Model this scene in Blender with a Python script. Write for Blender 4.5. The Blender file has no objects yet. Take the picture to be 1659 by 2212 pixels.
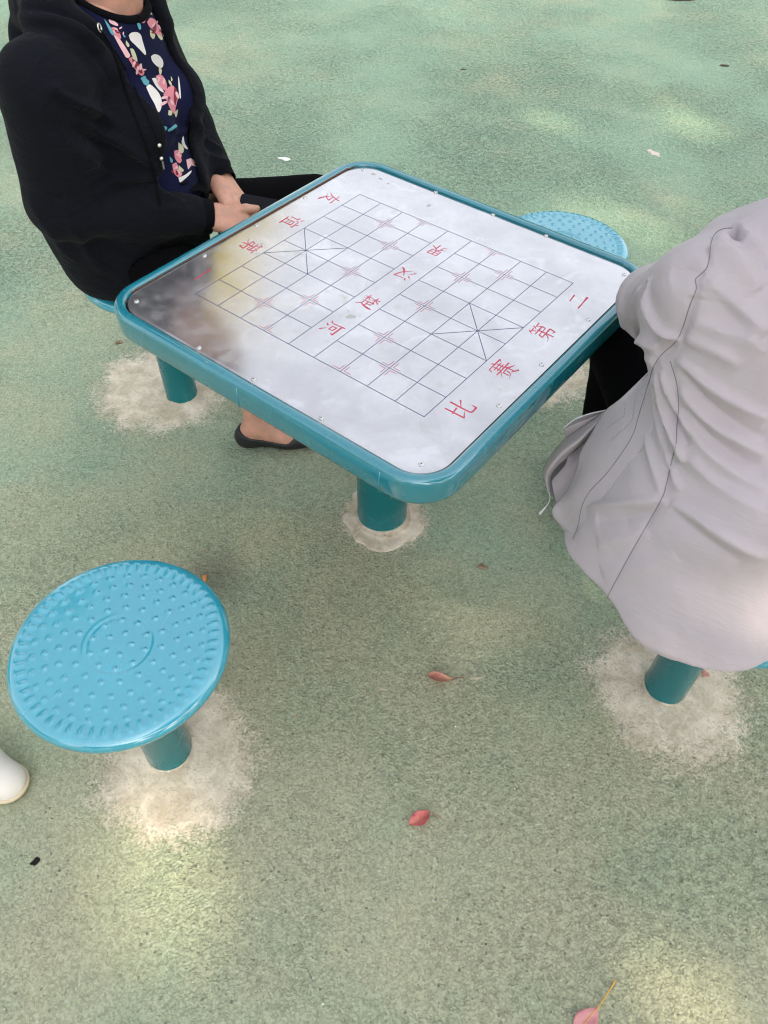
SKY_STR = 0.15; SUN_STR = 2.4; EXPOSURE = 1.83; SKY_SAT = 0.24
JRES = 0.006
import bpy, math, random
import numpy as np
from mathutils import Vector, Matrix
from mathutils.bvhtree import BVHTree

random.seed(7); RNG = np.random.default_rng(11)
scene = bpy.context.scene
COL = scene.collection
PI = math.pi

# ------------------------------------------------------------------ camera
CAM = Vector((0.81573, -1.06998, 1.60818))
RW = np.array([[0.78572232, 0.6183668, 0.01621536],
               [0.48103003, -0.59431553, -0.64451467],
               [-0.38890943, 0.51420963, -0.76441998]])   # rows: right, down, forward
cam_d = bpy.data.cameras.new('camera'); cam = bpy.data.objects.new('camera', cam_d); COL.objects.link(cam)
m = Matrix(((RW[0][0], -RW[1][0], -RW[2][0], CAM.x), (RW[0][1], -RW[1][1], -RW[2][1], CAM.y),
            (RW[0][2], -RW[1][2], -RW[2][2], CAM.z), (0, 0, 0, 1)))
cam.matrix_world = m
cam_d.sensor_fit = 'AUTO'; cam_d.sensor_width = 36.0; cam_d.lens = 27.273
cam_d.clip_start = 0.05; cam_d.clip_end = 500
scene.camera = cam
FPX = 3054.578 / (3024 / 1659)
def ray(px, py):                       # direction seen at a point of the 1659 x 2212 picture
    d = RW.T @ np.array([(px - 829.5) / FPX, (py - 1106.0) / FPX, 1.0])
    return Vector(d).normalized()

# ------------------------------------------------------------------ tags and mesh helpers
def tag(o, label=None, cat=None, group=None, kind=None):
    if label: o['label'] = label
    if cat: o['category'] = cat
    if group: o['group'] = group
    if kind: o['kind'] = kind
    return o

def mesh_obj(name, verts, faces, mats, parent=None, smooth=True, mat_idx=None, angle=None):
    me = bpy.data.meshes.new(name)
    verts = np.asarray(verts, dtype=np.float64).reshape(-1, 3)
    if isinstance(faces, np.ndarray):
        faces = faces.tolist()
    me.from_pydata(verts.tolist(), [], faces)
    for mm in (mats if isinstance(mats, (list, tuple)) else [mats]):
        me.materials.append(mm)
    if mat_idx is not None:
        me.polygons.foreach_set('material_index', np.asarray(mat_idx, dtype=np.int32))
    if smooth:
        me.polygons.foreach_set('use_smooth', np.ones(len(me.polygons), dtype=bool))
        if angle is not None:
            me.set_sharp_from_angle(angle=math.radians(angle))
    me.validate(); me.update()
    o = bpy.data.objects.new(name, me); COL.objects.link(o)
    if parent is not None: o.parent = parent
    return o

def empty(name, loc, rz=0.0):
    o = bpy.data.objects.new(name, None); COL.objects.link(o)
    o.location = loc; o.rotation_euler = (0, 0, rz); o.empty_display_size = 0.05
    return o

class MB:
    """collects pieces into one mesh; every piece has a material slot"""
    def __init__(self): self.v = []; self.f = []; self.m = []
    def add(self, v, f, m=0):
        b = len(self.v)
        self.v.extend([tuple(map(float, p)) for p in v])
        self.f.extend([tuple(int(i) + b for i in q) for q in f]); self.m.extend([m] * len(f))
    def build(self, name, mats, parent=None, smooth=True, angle=None):
        return mesh_obj(name, self.v, self.f, mats, parent, smooth, self.m, angle)

def lathe(profile, n=64, c=(0, 0, 0), jitter=None):
    v = []; f = []
    for i, (r, z) in enumerate(profile):
        for k in range(n):
            a = 2 * PI * k / n
            rr = r if jitter is None else r * jitter(a)
            v.append((c[0] + rr * math.cos(a), c[1] + rr * math.sin(a), c[2] + z))
    for i in range(len(profile) - 1):
        for k in range(n):
            k2 = (k + 1) % n
            f.append((i * n + k, i * n + k2, (i + 1) * n + k2, (i + 1) * n + k))
    return v, f

def catmull(pts, n):
    P = np.asarray(pts, float)
    if len(P) < 2: return P
    Q = np.vstack([2 * P[0] - P[1], P, 2 * P[-1] - P[-2]])
    out = []
    segs = len(P) - 1
    for t in np.linspace(0, segs, n):
        i = min(int(t), segs - 1); u = t - i
        p0, p1, p2, p3 = Q[i], Q[i + 1], Q[i + 2], Q[i + 3]
        out.append(0.5 * (2 * p1 + (p2 - p0) * u + (2 * p0 - 5 * p1 + 4 * p2 - p3) * u * u + (3 * p1 - p0 - 3 * p2 + p3) * u ** 3))
    return np.array(out)

def tube(pts, rad, n=8, caps=True):
    P = np.asarray(pts, float); L = len(P)
    rad = np.broadcast_to(np.asarray(rad, float), (L,))
    v = []; f = []
    T = np.gradient(P, axis=0); T /= np.linalg.norm(T, axis=1)[:, None] + 1e-12
    ref = np.array([0, 0, 1.0]) if abs(T[0][2]) < 0.9 else np.array([1.0, 0, 0])
    a = np.cross(T[0], ref); a /= np.linalg.norm(a)
    for i in range(L):
        a = a - T[i] * (a @ T[i]); a /= np.linalg.norm(a) + 1e-12
        b = np.cross(T[i], a)
        for k in range(n):
            w = 2 * PI * k / n
            v.append(P[i] + rad[i] * (math.cos(w) * a + math.sin(w) * b))
    for i in range(L - 1):
        for k in range(n):
            k2 = (k + 1) % n
            f.append((i * n + k, i * n + k2, (i + 1) * n + k2, (i + 1) * n + k))
    if caps:
        f.append(tuple(range(n - 1, -1, -1))); f.append(tuple((L - 1) * n + k for k in range(n)))
    return v, f

def rrect(hx, hy, r, n=10):
    out = []
    for cx, cy, a0 in ((hx - r, hy - r, 0), (-(hx - r), hy - r, 90), (-(hx - r), -(hy - r), 180), (hx - r, -(hy - r), 270)):
        for k in range(n + 1):
            a = math.radians(a0 + 90 * k / n)
            out.append((cx + r * math.cos(a), cy + r * math.sin(a)))
    return out

# ------------------------------------------------------------------ material helper
def mat(name, col=(0.5, 0.5, 0.5), rough=0.5, metal=0.0, spec=0.5, coat=0.0, sheen=0.0):
    m = bpy.data.materials.new(name); m.use_nodes = True
    nt = m.node_tree; b = nt.nodes['Principled BSDF']
    b.inputs['Base Color'].default_value = (*col, 1); b.inputs['Roughness'].default_value = rough
    b.inputs['Metallic'].default_value = metal; b.inputs['Specular IOR Level'].default_value = spec
    b.inputs['Coat Weight'].default_value = coat; b.inputs['Coat Roughness'].default_value = 0.08
    b.inputs['Sheen Weight'].default_value = sheen
    return m
class NT:
    def __init__(self, m):
        self.nt = m.node_tree; self.b = self.nt.nodes['Principled BSDF']
    def n(self, t, **kw):
        x = self.nt.nodes.new(t)
        ins = kw.pop('ins', {})
        for k, v in kw.items(): setattr(x, k, v)
        for k, v in ins.items(): self.set(x, k, v)
        return x
    def set(self, x, k, v):
        s = x.inputs[k]
        if hasattr(v, 'is_output') or hasattr(v, 'links'): self.nt.links.new(v, s)
        else: s.default_value = v
    def coord(self, which='Object', scale=None):
        c = self.n('ShaderNodeTexCoord').outputs[which]
        if scale is None: return c
        mp = self.n('ShaderNodeMapping'); mp.inputs['Scale'].default_value = scale
        self.nt.links.new(c, mp.inputs['Vector']); return mp.outputs[0]
    def noise(self, vec, scale, detail=4, rough=0.55, dist=0.0):
        x = self.n('ShaderNodeTexNoise', ins={'Vector': vec, 'Scale': scale, 'Detail': detail, 'Roughness': rough, 'Distortion': dist})
        return x.outputs['Fac']
    def ramp(self, fac, stops, interp='LINEAR'):
        r = self.n('ShaderNodeValToRGB'); r.color_ramp.interpolation = interp
        e = r.color_ramp.elements
        while len(e) < len(stops): e.new(0.5)
        for i, (p, c) in enumerate(stops):
            e[i].position = p; e[i].color = (*c, 1) if len(c) == 3 else c
        self.nt.links.new(fac, r.inputs['Fac']); return r.outputs['Color']
    def mix(self, fac, a, b, mode='MIX'):
        x = self.n('ShaderNodeMix', data_type='RGBA', blend_type=mode)
        for i, v in ((0, fac), (6, a), (7, b)):
            if hasattr(v, 'links'): self.nt.links.new(v, x.inputs[i])
            else: x.inputs[i].default_value = v if i == 0 else ((*v, 1) if len(v) == 3 else v)
        return x.outputs[2]
    def math(self, op, a, b=None, c=None, clamp=False):
        x = self.n('ShaderNodeMath', operation=op, use_clamp=clamp)
        for i, v in enumerate((a, b, c)):
            if v is None: continue
            if hasattr(v, 'links'): self.nt.links.new(v, x.inputs[i])
            else: x.inputs[i].default_value = v
        return x.outputs[0]
    def mapr(self, v, a, b, c=0.0, d=1.0, smooth=True):
        x = self.n('ShaderNodeMapRange', interpolation_type='SMOOTHSTEP' if smooth else 'LINEAR')
        self.nt.links.new(v, x.inputs[0])
        for i, q in enumerate((a, b, c, d)): x.inputs[i + 1].default_value = q
        return x.outputs[0]
    def bump(self, h, strength=0.5, dist=0.002, normal=None):
        x = self.n('ShaderNodeBump', ins={'Height': h, 'Strength': strength, 'Distance': dist})
        if normal is not None: self.nt.links.new(normal, x.inputs['Normal'])
        return x.outputs[0]
    def out(self, sock, name):
        self.nt.links.new(sock, self.b.inputs[name])
# ------------------------------------------------------------------ light
SUN_DIR = Vector((0.92, -0.22, 0.80)).normalized()      # towards the sun
elev = math.asin(SUN_DIR.z); az = math.atan2(SUN_DIR.x, SUN_DIR.y)
w = bpy.data.worlds.new('World'); scene.world = w; w.use_nodes = True
wn = w.node_tree; bg = wn.nodes['Background']
sky = wn.nodes.new('ShaderNodeTexSky'); sky.sky_type = 'NISHITA'; sky.sun_disc = False
sky.sun_elevation = elev; sky.sun_rotation = az
sky.altitude = 0; sky.air_density = 1.0; sky.dust_density = 4.0; sky.ozone_density = 0.6
hs = wn.nodes.new('ShaderNodeHueSaturation'); hs.inputs['Saturation'].default_value = SKY_SAT
wn.links.new(sky.outputs[0], hs.inputs['Color']); wn.links.new(hs.outputs[0], bg.inputs['Color'])
bg.inputs['Strength'].default_value = SKY_STR
sd = bpy.data.lights.new('sun', 'SUN'); sd.energy = SUN_STR; sd.angle = math.radians(0.9); sd.color = (1.0, 0.86, 0.62)
so = bpy.data.objects.new('sun', sd); COL.objects.link(so)
so.rotation_euler = SUN_DIR.to_track_quat('Z', 'Y').to_euler(); so.location = SUN_DIR * 30
vs = scene.view_settings
scene.display_settings.display_device = 'sRGB'
vs.view_transform = 'Standard'; vs.look = 'None'; vs.gamma = 1.0; vs.exposure = EXPOSURE; vs.use_curve_mapping = False
scene.cycles.max_bounces = 6; scene.cycles.diffuse_bounces = 3; scene.cycles.glossy_bounces = 3
scene.cycles.use_denoising = True; scene.cycles.pixel_filter_type = 'BLACKMAN_HARRIS'; scene.cycles.filter_width = 1.15
scene.cycles.caustics_reflective = False; scene.cycles.caustics_refractive = False
# ------------------------------------------------------------------ ground: worn green rubber paint over sandy concrete
FOOT = [(0.012, -0.005, 0.105), (-0.85, -0.02, 0.20), (0.085, -0.805, 0.165), (0.83, 0.005, 0.175), (0.0, 0.80, 0.18)]   # x, y, radius of the bare patch
gm = mat('worn_green_rubber', rough=0.85, spec=0.25); g = NT(gm)
P = g.coord('Object')
big = g.noise(P, 0.9, 5, 0.6); mid = g.noise(P, 3.2, 6, 0.65); fine = g.noise(P, 38, 4, 0.7)
sep = g.n('ShaderNodeSeparateXYZ', ins={'Vector': P})
# distance along the view axis of the yard: greener further off, more trodden near the table
far = g.mapr(g.math('ADD', g.math('MULTIPLY', sep.outputs[1], 0.8), g.math('MULTIPLY', sep.outputs[0], -0.35)), -1.2, 2.2)
wear = g.math('ADD', g.math('MULTIPLY', big, 0.65), g.math('MULTIPLY', mid, 0.55))
wear = g.math('SUBTRACT', g.math('ADD', wear, 0.10), g.math('MULTIPLY', far, 0.26))
wear = g.mapr(wear, 0.36, 0.82)
green = g.mix(mid, (0.235, 0.345, 0.245), (0.285, 0.410, 0.292))
sand = g.mix(mid, (0.330, 0.340, 0.222), (0.415, 0.412, 0.280))
base = g.mix(wear, green, sand)
# bare concrete round each post
mask = None; wob = g.math('MULTIPLY', g.math('SUBTRACT', g.noise(P, 7.5, 6, 0.68, 0.4), 0.5), 0.17)
for (x, y, r) in FOOT:
    d = g.n('ShaderNodeVectorMath', operation='DISTANCE'); g.set(d, 0, P); d.inputs[1].default_value = (x, y, 0)
    dd = g.math('ADD', d.outputs['Value'], wob)
    mk = g.mapr(dd, r * 0.62, r * 1.32 + 0.02, 1.0, 0.0)
    mask = mk if mask is None else g.math('MAXIMUM', mask, mk)
ptex = g.noise(P, 16, 6, 0.68, 0.5); scr = g.noise(g.coord('Object', (60, 9, 9)), 1.0, 4, 0.6, 1.5)
conc = g.mix(g.mapr(ptex, 0.3, 0.7), (0.50, 0.425, 0.31), (0.78, 0.70, 0.57)); conc = g.mix(g.math('MULTIPLY', g.mapr(scr, 0.56, 0.70), 0.35), conc, (0.74, 0.68, 0.57))
spk = g.n('ShaderNodeTexVoronoi', ins={'Vector': P, 'Scale': 240.0}); spk.feature = 'F1'
cellc = g.n('ShaderNodeSeparateColor', ins={'Color': spk.outputs['Color']})
maskn = g.mapr(g.math('ADD', mask, g.math('MULTIPLY', g.math('ADD', g.math('SUBTRACT', fine, 0.5), g.math('MULTIPLY', g.math('SUBTRACT', cellc.outputs[0], 0.5), 0.35)), 0.95)), 0.22, 1.0)
base = g.mix(maskn, base, conc)
# granules: each crumb of rubber a little different, pale and dark specks
gran = g.mapr(cellc.outputs[0], 0, 1, 0.80, 1.20, smooth=False); gran = g.math('ADD', g.math('MULTIPLY', g.math('SUBTRACT', gran, 1.0), g.math('SUBTRACT', 1.0, g.math('MULTIPLY', maskn, 0.8))), 1.0)
gcol = g.n('ShaderNodeCombineColor'); [g.set(gcol, i, gran) for i in range(3)]
base = g.mix(1.0, base, gcol.outputs[0], 'MULTIPLY')
pale = g.mapr(cellc.outputs[1], 0.986, 0.992); base = g.mix(g.math('MULTIPLY', pale, 0.5), base, (0.55, 0.55, 0.48))
dark = g.mapr(cellc.outputs[2], 0.988, 0.994); base = g.mix(g.math('MULTIPLY', dark, g.math('SUBTRACT', 0.5, g.math('MULTIPLY', maskn, 0.42))), base, (0.05, 0.06, 0.045))
# grime stains of the place
st = g.mapr(g.noise(P, 1.7, 7, 0.72, 0.3), 0.57, 0.72); base = g.mix(g.math('MULTIPLY', st, 0.16), base, (0.085, 0.115, 0.085))
dk = g.n('ShaderNodeVectorMath', operation='DISTANCE'); g.set(dk, 0, P); dk.inputs[1].default_value = (-0.20, -0.43, 0)
dks = g.mapr(g.math('ADD', dk.outputs['Value'], g.math('MULTIPLY', wob, 0.35)), 0.0, 0.13, 1.0, 0.0)
base = g.mix(g.math('MULTIPLY', dks, 0.50), base, (0.035, 0.04, 0.032))
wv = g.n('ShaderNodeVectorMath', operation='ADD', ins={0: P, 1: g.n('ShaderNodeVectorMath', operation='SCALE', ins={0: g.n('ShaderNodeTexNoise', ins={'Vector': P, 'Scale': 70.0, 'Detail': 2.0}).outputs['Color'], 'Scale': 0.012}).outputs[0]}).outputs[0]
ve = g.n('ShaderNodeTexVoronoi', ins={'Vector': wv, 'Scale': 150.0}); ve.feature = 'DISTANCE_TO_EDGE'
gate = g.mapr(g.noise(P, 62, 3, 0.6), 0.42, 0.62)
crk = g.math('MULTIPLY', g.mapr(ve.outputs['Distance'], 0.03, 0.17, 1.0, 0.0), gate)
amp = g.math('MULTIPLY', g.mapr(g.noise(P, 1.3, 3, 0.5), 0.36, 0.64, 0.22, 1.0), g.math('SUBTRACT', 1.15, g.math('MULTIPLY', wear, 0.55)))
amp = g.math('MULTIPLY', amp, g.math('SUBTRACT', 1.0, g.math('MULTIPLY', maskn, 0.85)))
base = g.mix(g.math('MULTIPLY', g.math('MULTIPLY', crk, amp), 0.30), base, (0.07, 0.08, 0.058))  # crevice shade painted into the colour, together with the dirt lying there
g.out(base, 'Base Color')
h1 = g.n('ShaderNodeTexVoronoi', ins={'Vector': g.n('ShaderNodeVectorMath', operation='ADD', ins={0: P, 1: g.n('ShaderNodeVectorMath', operation='SCALE', ins={0: g.n('ShaderNodeTexNoise', ins={'Vector': P, 'Scale': 90.0, 'Detail': 2.0}).outputs['Color'], 'Scale': 0.008}).outputs[0]}).outputs[0], 'Scale': 150.0})
crev = g.math('ADD', g.math('MULTIPLY', h1.outputs['Distance'], -1.3), g.math('MULTIPLY', g.noise(P, 330, 3, 0.7), 0.9))
hh = g.math('SUBTRACT', g.math('MULTIPLY', crev, amp), g.math('MULTIPLY', g.math('MULTIPLY', crk, amp), 1.1))
hh = g.math('ADD', hh, g.math('MULTIPLY', g.noise(P, 24, 4, 0.6), 0.8))
hh = g.math('ADD', hh, g.math('MULTIPLY', maskn, 0.5))
g.out(g.bump(hh, 0.85, 0.0040), 'Normal')

n = 90
xs = np.concatenate([-np.geomspace(320, 3.2, 26), np.linspace(-3, 3, n), np.geomspace(3.2, 320, 26)])
XX, YY = np.meshgrid(xs, xs, indexing='ij'); L = len(xs)
RR = np.hypot(XX, YY)
ZZ = 0.004 * (np.sin(XX * 2.1 + 0.4) * np.cos(YY * 1.7)) * np.clip((RR - 1.1) / 1.0, 0, 1)
V = np.stack([XX, YY, ZZ], -1).reshape(-1, 3)
I = np.arange(L * L).reshape(L, L)
F = np.stack([I[:-1, :-1], I[1:, :-1], I[1:, 1:], I[:-1, 1:]], -1).reshape(-1, 4)
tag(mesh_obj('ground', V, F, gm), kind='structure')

# raised ragged mortar collars at the foot of the posts
cm = mat('bare_mortar', rough=0.9, spec=0.2); c = NT(cm); P2 = c.coord('Object')
pt2 = c.noise(P2, 16, 6, 0.68, 0.5); sc2 = c.noise(c.coord('Object', (60, 9, 9)), 1.0, 4, 0.6, 1.5)
cb = c.mix(c.mapr(pt2, 0.3, 0.7), (0.45, 0.38, 0.275), (0.73, 0.65, 0.53)); c.out(c.mix(c.math('MULTIPLY', c.mapr(sc2, 0.56, 0.70), 0.35), cb, (0.74, 0.68, 0.57)), 'Base Color')
c.out(c.bump(c.math('ADD', c.noise(P2, 45, 6, 0.7), c.math('MULTIPLY', c.noise(P2, 150, 3, 0.7), 0.3)), 0.7, 0.005), 'Normal')
def collar(x, y, r, seed, inner):
    rg = np.random.default_rng(seed); ph = rg.uniform(0, 6.28, 8); am = rg.uniform(0.3, 1, 8)
    KS = (2, 3, 5, 7, 11, 16, 23, 31)
    def jit(a): return 1 + sum(am[k] * math.sin(KS[k] * a + ph[k] + .8 * math.sin(3 * a + ph[k])) / KS[k] ** .75 for k in range(8)) * 0.16
    prof = [(r, -0.004), (r * 0.985, 0.0014), (r * 0.95, 0.0034), (r * 0.8, 0.0056), (r * 0.6, 0.0076), (inner * 1.25, 0.011), (inner * 0.9, 0.012)]
    v = []; f = []; nn = 160
    for i, (rr, z) in enumerate(prof):
        t = min(1, max(0, (rr - inner) / (r - inner)))
        for k in range(nn):
            a = 2 * PI * k / nn
            q = rr * (1 + (jit(a) - 1) * t) + (rg.normal() * 0.0007 if i < 2 else 0)
            v.append((x + q * math.cos(a), y + q * math.sin(a), z + (rg.normal() * 0.0006 if i > 0 else 0)))
    for i in range(len(prof) - 1):
        for k in range(nn):
            k2 = (k + 1) % nn; f.append((i * nn + k, i * nn + k2, (i + 1) * nn + k2, (i + 1) * nn + k))
    return tag(mesh_obj('mortar_collar', v, f, cm), kind='structure')
collar(0.006, -0.003, 0.112, 1, 0.06)
# ------------------------------------------------------------------ paints and metals
def paint(name, col, coat=1.0):
    m = mat(name, col, rough=0.30, spec=0.5, coat=coat); k = NT(m); k.b.inputs['Coat IOR'].default_value = 1.95; P = k.coord('Object')
    n1 = k.noise(P, 9, 5, 0.6); chip_ = k.mapr(k.noise(P, 75, 4, 0.7), 0.735, 0.75)
    pc = k.mix(k.math('MULTIPLY', chip_, 0.8), k.mix(n1, tuple(c * 0.84 for c in col), tuple(min(1, c * 1.10) for c in col)), (0.42, 0.38, 0.30)); k.out(k.mix(k.math('MULTIPLY', k.mapr(k.noise(k.coord('Object', (240, 22, 22)), 1.0, 3, 0.6, .6), 0.66, 0.74), 0.16), pc, (0.55, 0.60, 0.60)), 'Base Color')
    k.out(k.mapr(k.noise(P, 14, 5, 0.6), 0.3, 0.75, 0.16, 0.34), 'Roughness')
    k.out(k.bump(k.math('ADD', k.noise(P, 120, 3, 0.6), k.math('MULTIPLY', k.noise(P, 18, 3), 1.2)), 0.05, 0.0015), 'Normal')
    return m
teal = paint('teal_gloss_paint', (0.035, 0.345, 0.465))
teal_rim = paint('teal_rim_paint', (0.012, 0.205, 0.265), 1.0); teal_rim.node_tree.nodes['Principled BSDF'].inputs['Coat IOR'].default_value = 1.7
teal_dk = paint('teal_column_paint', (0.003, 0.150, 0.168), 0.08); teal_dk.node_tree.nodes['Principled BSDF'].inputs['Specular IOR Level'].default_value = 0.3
rust = mat('rust_edge', (0.16, 0.055, 0.022), rough=0.9)
black_gap = mat('dark_gap', (0.01, 0.012, 0.014), rough=0.8)

steel = mat('worn_steel_sheet', (0.80, 0.80, 0.84), rough=0.3, metal=0.82); s = NT(steel); P = s.coord('Object')
cl = s.noise(P, 7, 5, 0.6, 0.3); cl2 = s.noise(P, 30, 3, 0.55, 0.4); cl3 = s.noise(P, 3.2, 4, 0.6, 0.6)
stain = s.math('MULTIPLY', s.mapr(cl2, 0.55, 0.80), s.mapr(cl3, 0.42, 0.66))
base = s.mix(s.mapr(cl, 0.3, 0.7), (0.57, 0.562, 0.575), (0.71, 0.702, 0.715))
base = s.mix(s.math('MULTIPLY', s.mapr(s.noise(P, 13, 5, 0.65, 0.9), 0.54, 0.68), 0.30), base, (0.86, 0.86, 0.88)); base = s.mix(s.math('MULTIPLY', stain, 0.75), base, (0.50, 0.50, 0.46))
s.out(base, 'Base Color')
s.out(s.math('ADD', s.mapr(cl, 0.25, 0.75, 0.14, 0.24), s.math('MULTIPLY', stain, 0.10)), 'Roughness')
s.out(s.mapr(cl2, 0.40, 0.80, 0.90, 0.74), 'Metallic')
s.out(s.bump(s.noise(P, 5, 3), 0.08, 0.004), 'Normal')
line_m = mat('print_blue_grey', (0.070, 0.072, 0.165), rough=0.45); red_m = mat('print_red', (0.52, 0.050, 0.095), rough=0.45)
tick_m = mat('print_red_line', (0.42, 0.07, 0.11), rough=0.5)
rivet_m = mat('rivet_metal', (0.72, 0.71, 0.70), rough=0.35, metal=0.8)
smudge_m = mat('dried_drop', (0.43, 0.43, 0.40), rough=0.55); scuff_m = mat('teal_scuff', (0.10, 0.34, 0.42), rough=0.6)

table = tag(empty('chess_table', (0, 0, 0)), 'square teal chess table with a steel board printed with grid and red characters', 'table')
# rim swept round a rounded square
prof = [(-0.004, 0.690), (0.0022, 0.6925), (0.0022, 0.7105), (0.0034, 0.7128), (0.0065, 0.7142), (0.0110, 0.7148), (0.0165, 0.7142), (0.0210, 0.7122), (0.0238, 0.7085), (0.0246, 0.7035),
        (0.0243, 0.6680), (0.0230, 0.6625), (0.0195, 0.6600), (0.0120, 0.6595), (0.0100, 0.6620), (0.0100, 0.6900)]
HX = 0.379; HR = 0.062; NB = 14
v = []; f = []; fm = []
rings = [rrect(HX + d, HX + d, HR + d, NB) for d, z in prof]; N = len(rings[0])
for (d, z), rg_ in zip(prof, rings): v += [(x, y, z) for x, y in rg_]
for i in range(len(prof)):
    j = (i + 1) % len(prof)
    for k in range(N):
        k2 = (k + 1) % N; f.append((i * N + k, i * N + k2, j * N + k2, j * N + k))
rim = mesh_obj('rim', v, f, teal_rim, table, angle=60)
# weld seams and a rust line where the coating has lifted from the sheet
inner = rrect(HX + 0.0008, HX + 0.0008, HR, NB)
for a, b in ((24, 33), (36, 38), (50, 54)):
    seg = [(x, y, 0.7092) for x, y in inner[a:b]]
    mesh_obj('rust_line', *tube(catmull(seg, 30), RNG.uniform(0.0007, 0.0017, 30), 6), rust, rim)
for (x, y) in ((-0.02, -0.4036), (0.30, -0.4036)):
    mesh_obj('weld_seam', *tube([(x, y, 0.6615), (x, y - 0.0002, 0.69), (x + 0.001, y + 0.0002, 0.707)], 0.0009, 6), teal, rim)
# under tray and support cross
mb = MB()
o = rrect(0.386, 0.386, 0.066, 8); nn = len(o)
mb.add([(x, y, 0.6905) for x, y in o] + [(x, y, 0.697) for x, y in o], [tuple(range(nn - 1, -1, -1)), tuple(range(nn, 2 * nn))] + [(k, (k + 1) % nn, nn + (k + 1) % nn, nn + k) for k in range(nn)])
for dx, dy in ((1, 0), (0, 1)):
    hx, hy = (0.37, 0.025) if dx else (0.0249, 0.368)
    z0 = 0.664 if dx else 0.665
    bx = [(sx * hx, sy * hy, z) for z in (z0, 0.6902) for sx, sy in ((-1, -1), (1, -1), (1, 1), (-1, 1))]
    mb.add(bx, [(3, 2, 1, 0), (4, 5, 6, 7)] + [(k, (k + 1) % 4, 4 + (k + 1) % 4, 4 + k) for k in range(4)])
mb.build('under_tray', [black_gap], table, smooth=False)
ped = lathe([(0.0665, 0.0), (0.0665, 0.004), (0.0665, 0.640), (0.068, 0.644), (0.115, 0.646), (0.118, 0.649), (0.118, 0.6585), (0.10, 0.661)], 64)
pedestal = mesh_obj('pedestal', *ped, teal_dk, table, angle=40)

# steel board with its print
pl = MB()
ring = rrect(HX - 0.0012, HX - 0.0012, HR, NB); nn = len(ring)
# slightly raised ragged edge: subdivided sheet
top = [(x, y, 0.7080) for x, y in ring]; bot = [(x, y, 0.7045) for x, y in ring]
inn = [(x * 0.986, y * 0.986, 0.7083) for x, y in ring]
pl.add(top + bot + inn, [(k, nn + k, nn + (k + 1) % nn, (k + 1) % nn) for k in range(nn)] + [(k, (k + 1) % nn, 2 * nn + (k + 1) % nn, 2 * nn + k) for k in range(nn)] + [tuple(2 * nn + k for k in range(nn))], 0)
ZL = 0.7083 + 0.00006
CU, CV = 0.0623, 0.0640
def G(u, v_): return ((u - 4.5) * CU, -(v_ - 4) * CV)
def strip(p, q, wd, m, z=ZL):
    p = np.array(p); q = np.array(q); d = (q - p) / np.linalg.norm(q - p); nrm = np.array([-d[1], d[0]]) * wd / 2
    pl.add([(*(p + nrm), z), (*(p - nrm), z), (*(q - nrm), z), (*(q + nrm), z)], [(0, 1, 2, 3)], m)
LW = 0.0015
for u in range(10): strip(G(u, -0.012), G(u, 8.012), LW, 1)
for vv in range(9):
    z = ZL + 0.00004
    if vv in (0, 8): strip(G(-0.012, vv), G(9.012, vv), LW, 1, z)
    else: strip(G(0, vv), G(4, vv), LW, 1, z); strip(G(5, vv), G(9, vv), LW, 1, z)
for u0 in (0, 7):
    strip(G(u0, 3), G(u0 + 2, 5), LW, 1, ZL + 0.00010); strip(G(u0, 5), G(u0 + 2, 3), LW, 1, ZL + 0.00012)
for (u, vv) in [(2, 1), (2, 7), (7, 1), (7, 7)] + [(3, k) for k in (0, 2, 4, 6, 8)] + [(6, k) for k in (0, 2, 4, 6, 8)]:
    x, y = G(u, vv); o_, a_ = 0.0052, 0.0155
    for sx in (1, -1):
        for sy in (1, -1):
            if (vv == 0 and sy == 1) or (vv == 8 and sy == -1): continue
            strip((x + sx * (o_ - 0.0006), y + sy * o_), (x + sx * (o_ + a_), y + sy * o_), 0.0013, 2)
            strip((x + sx * o_, y + sy * o_), (x + sx * o_, y + sy * (o_ + a_)), 0.0013, 2, ZL + 0.00004)
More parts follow.
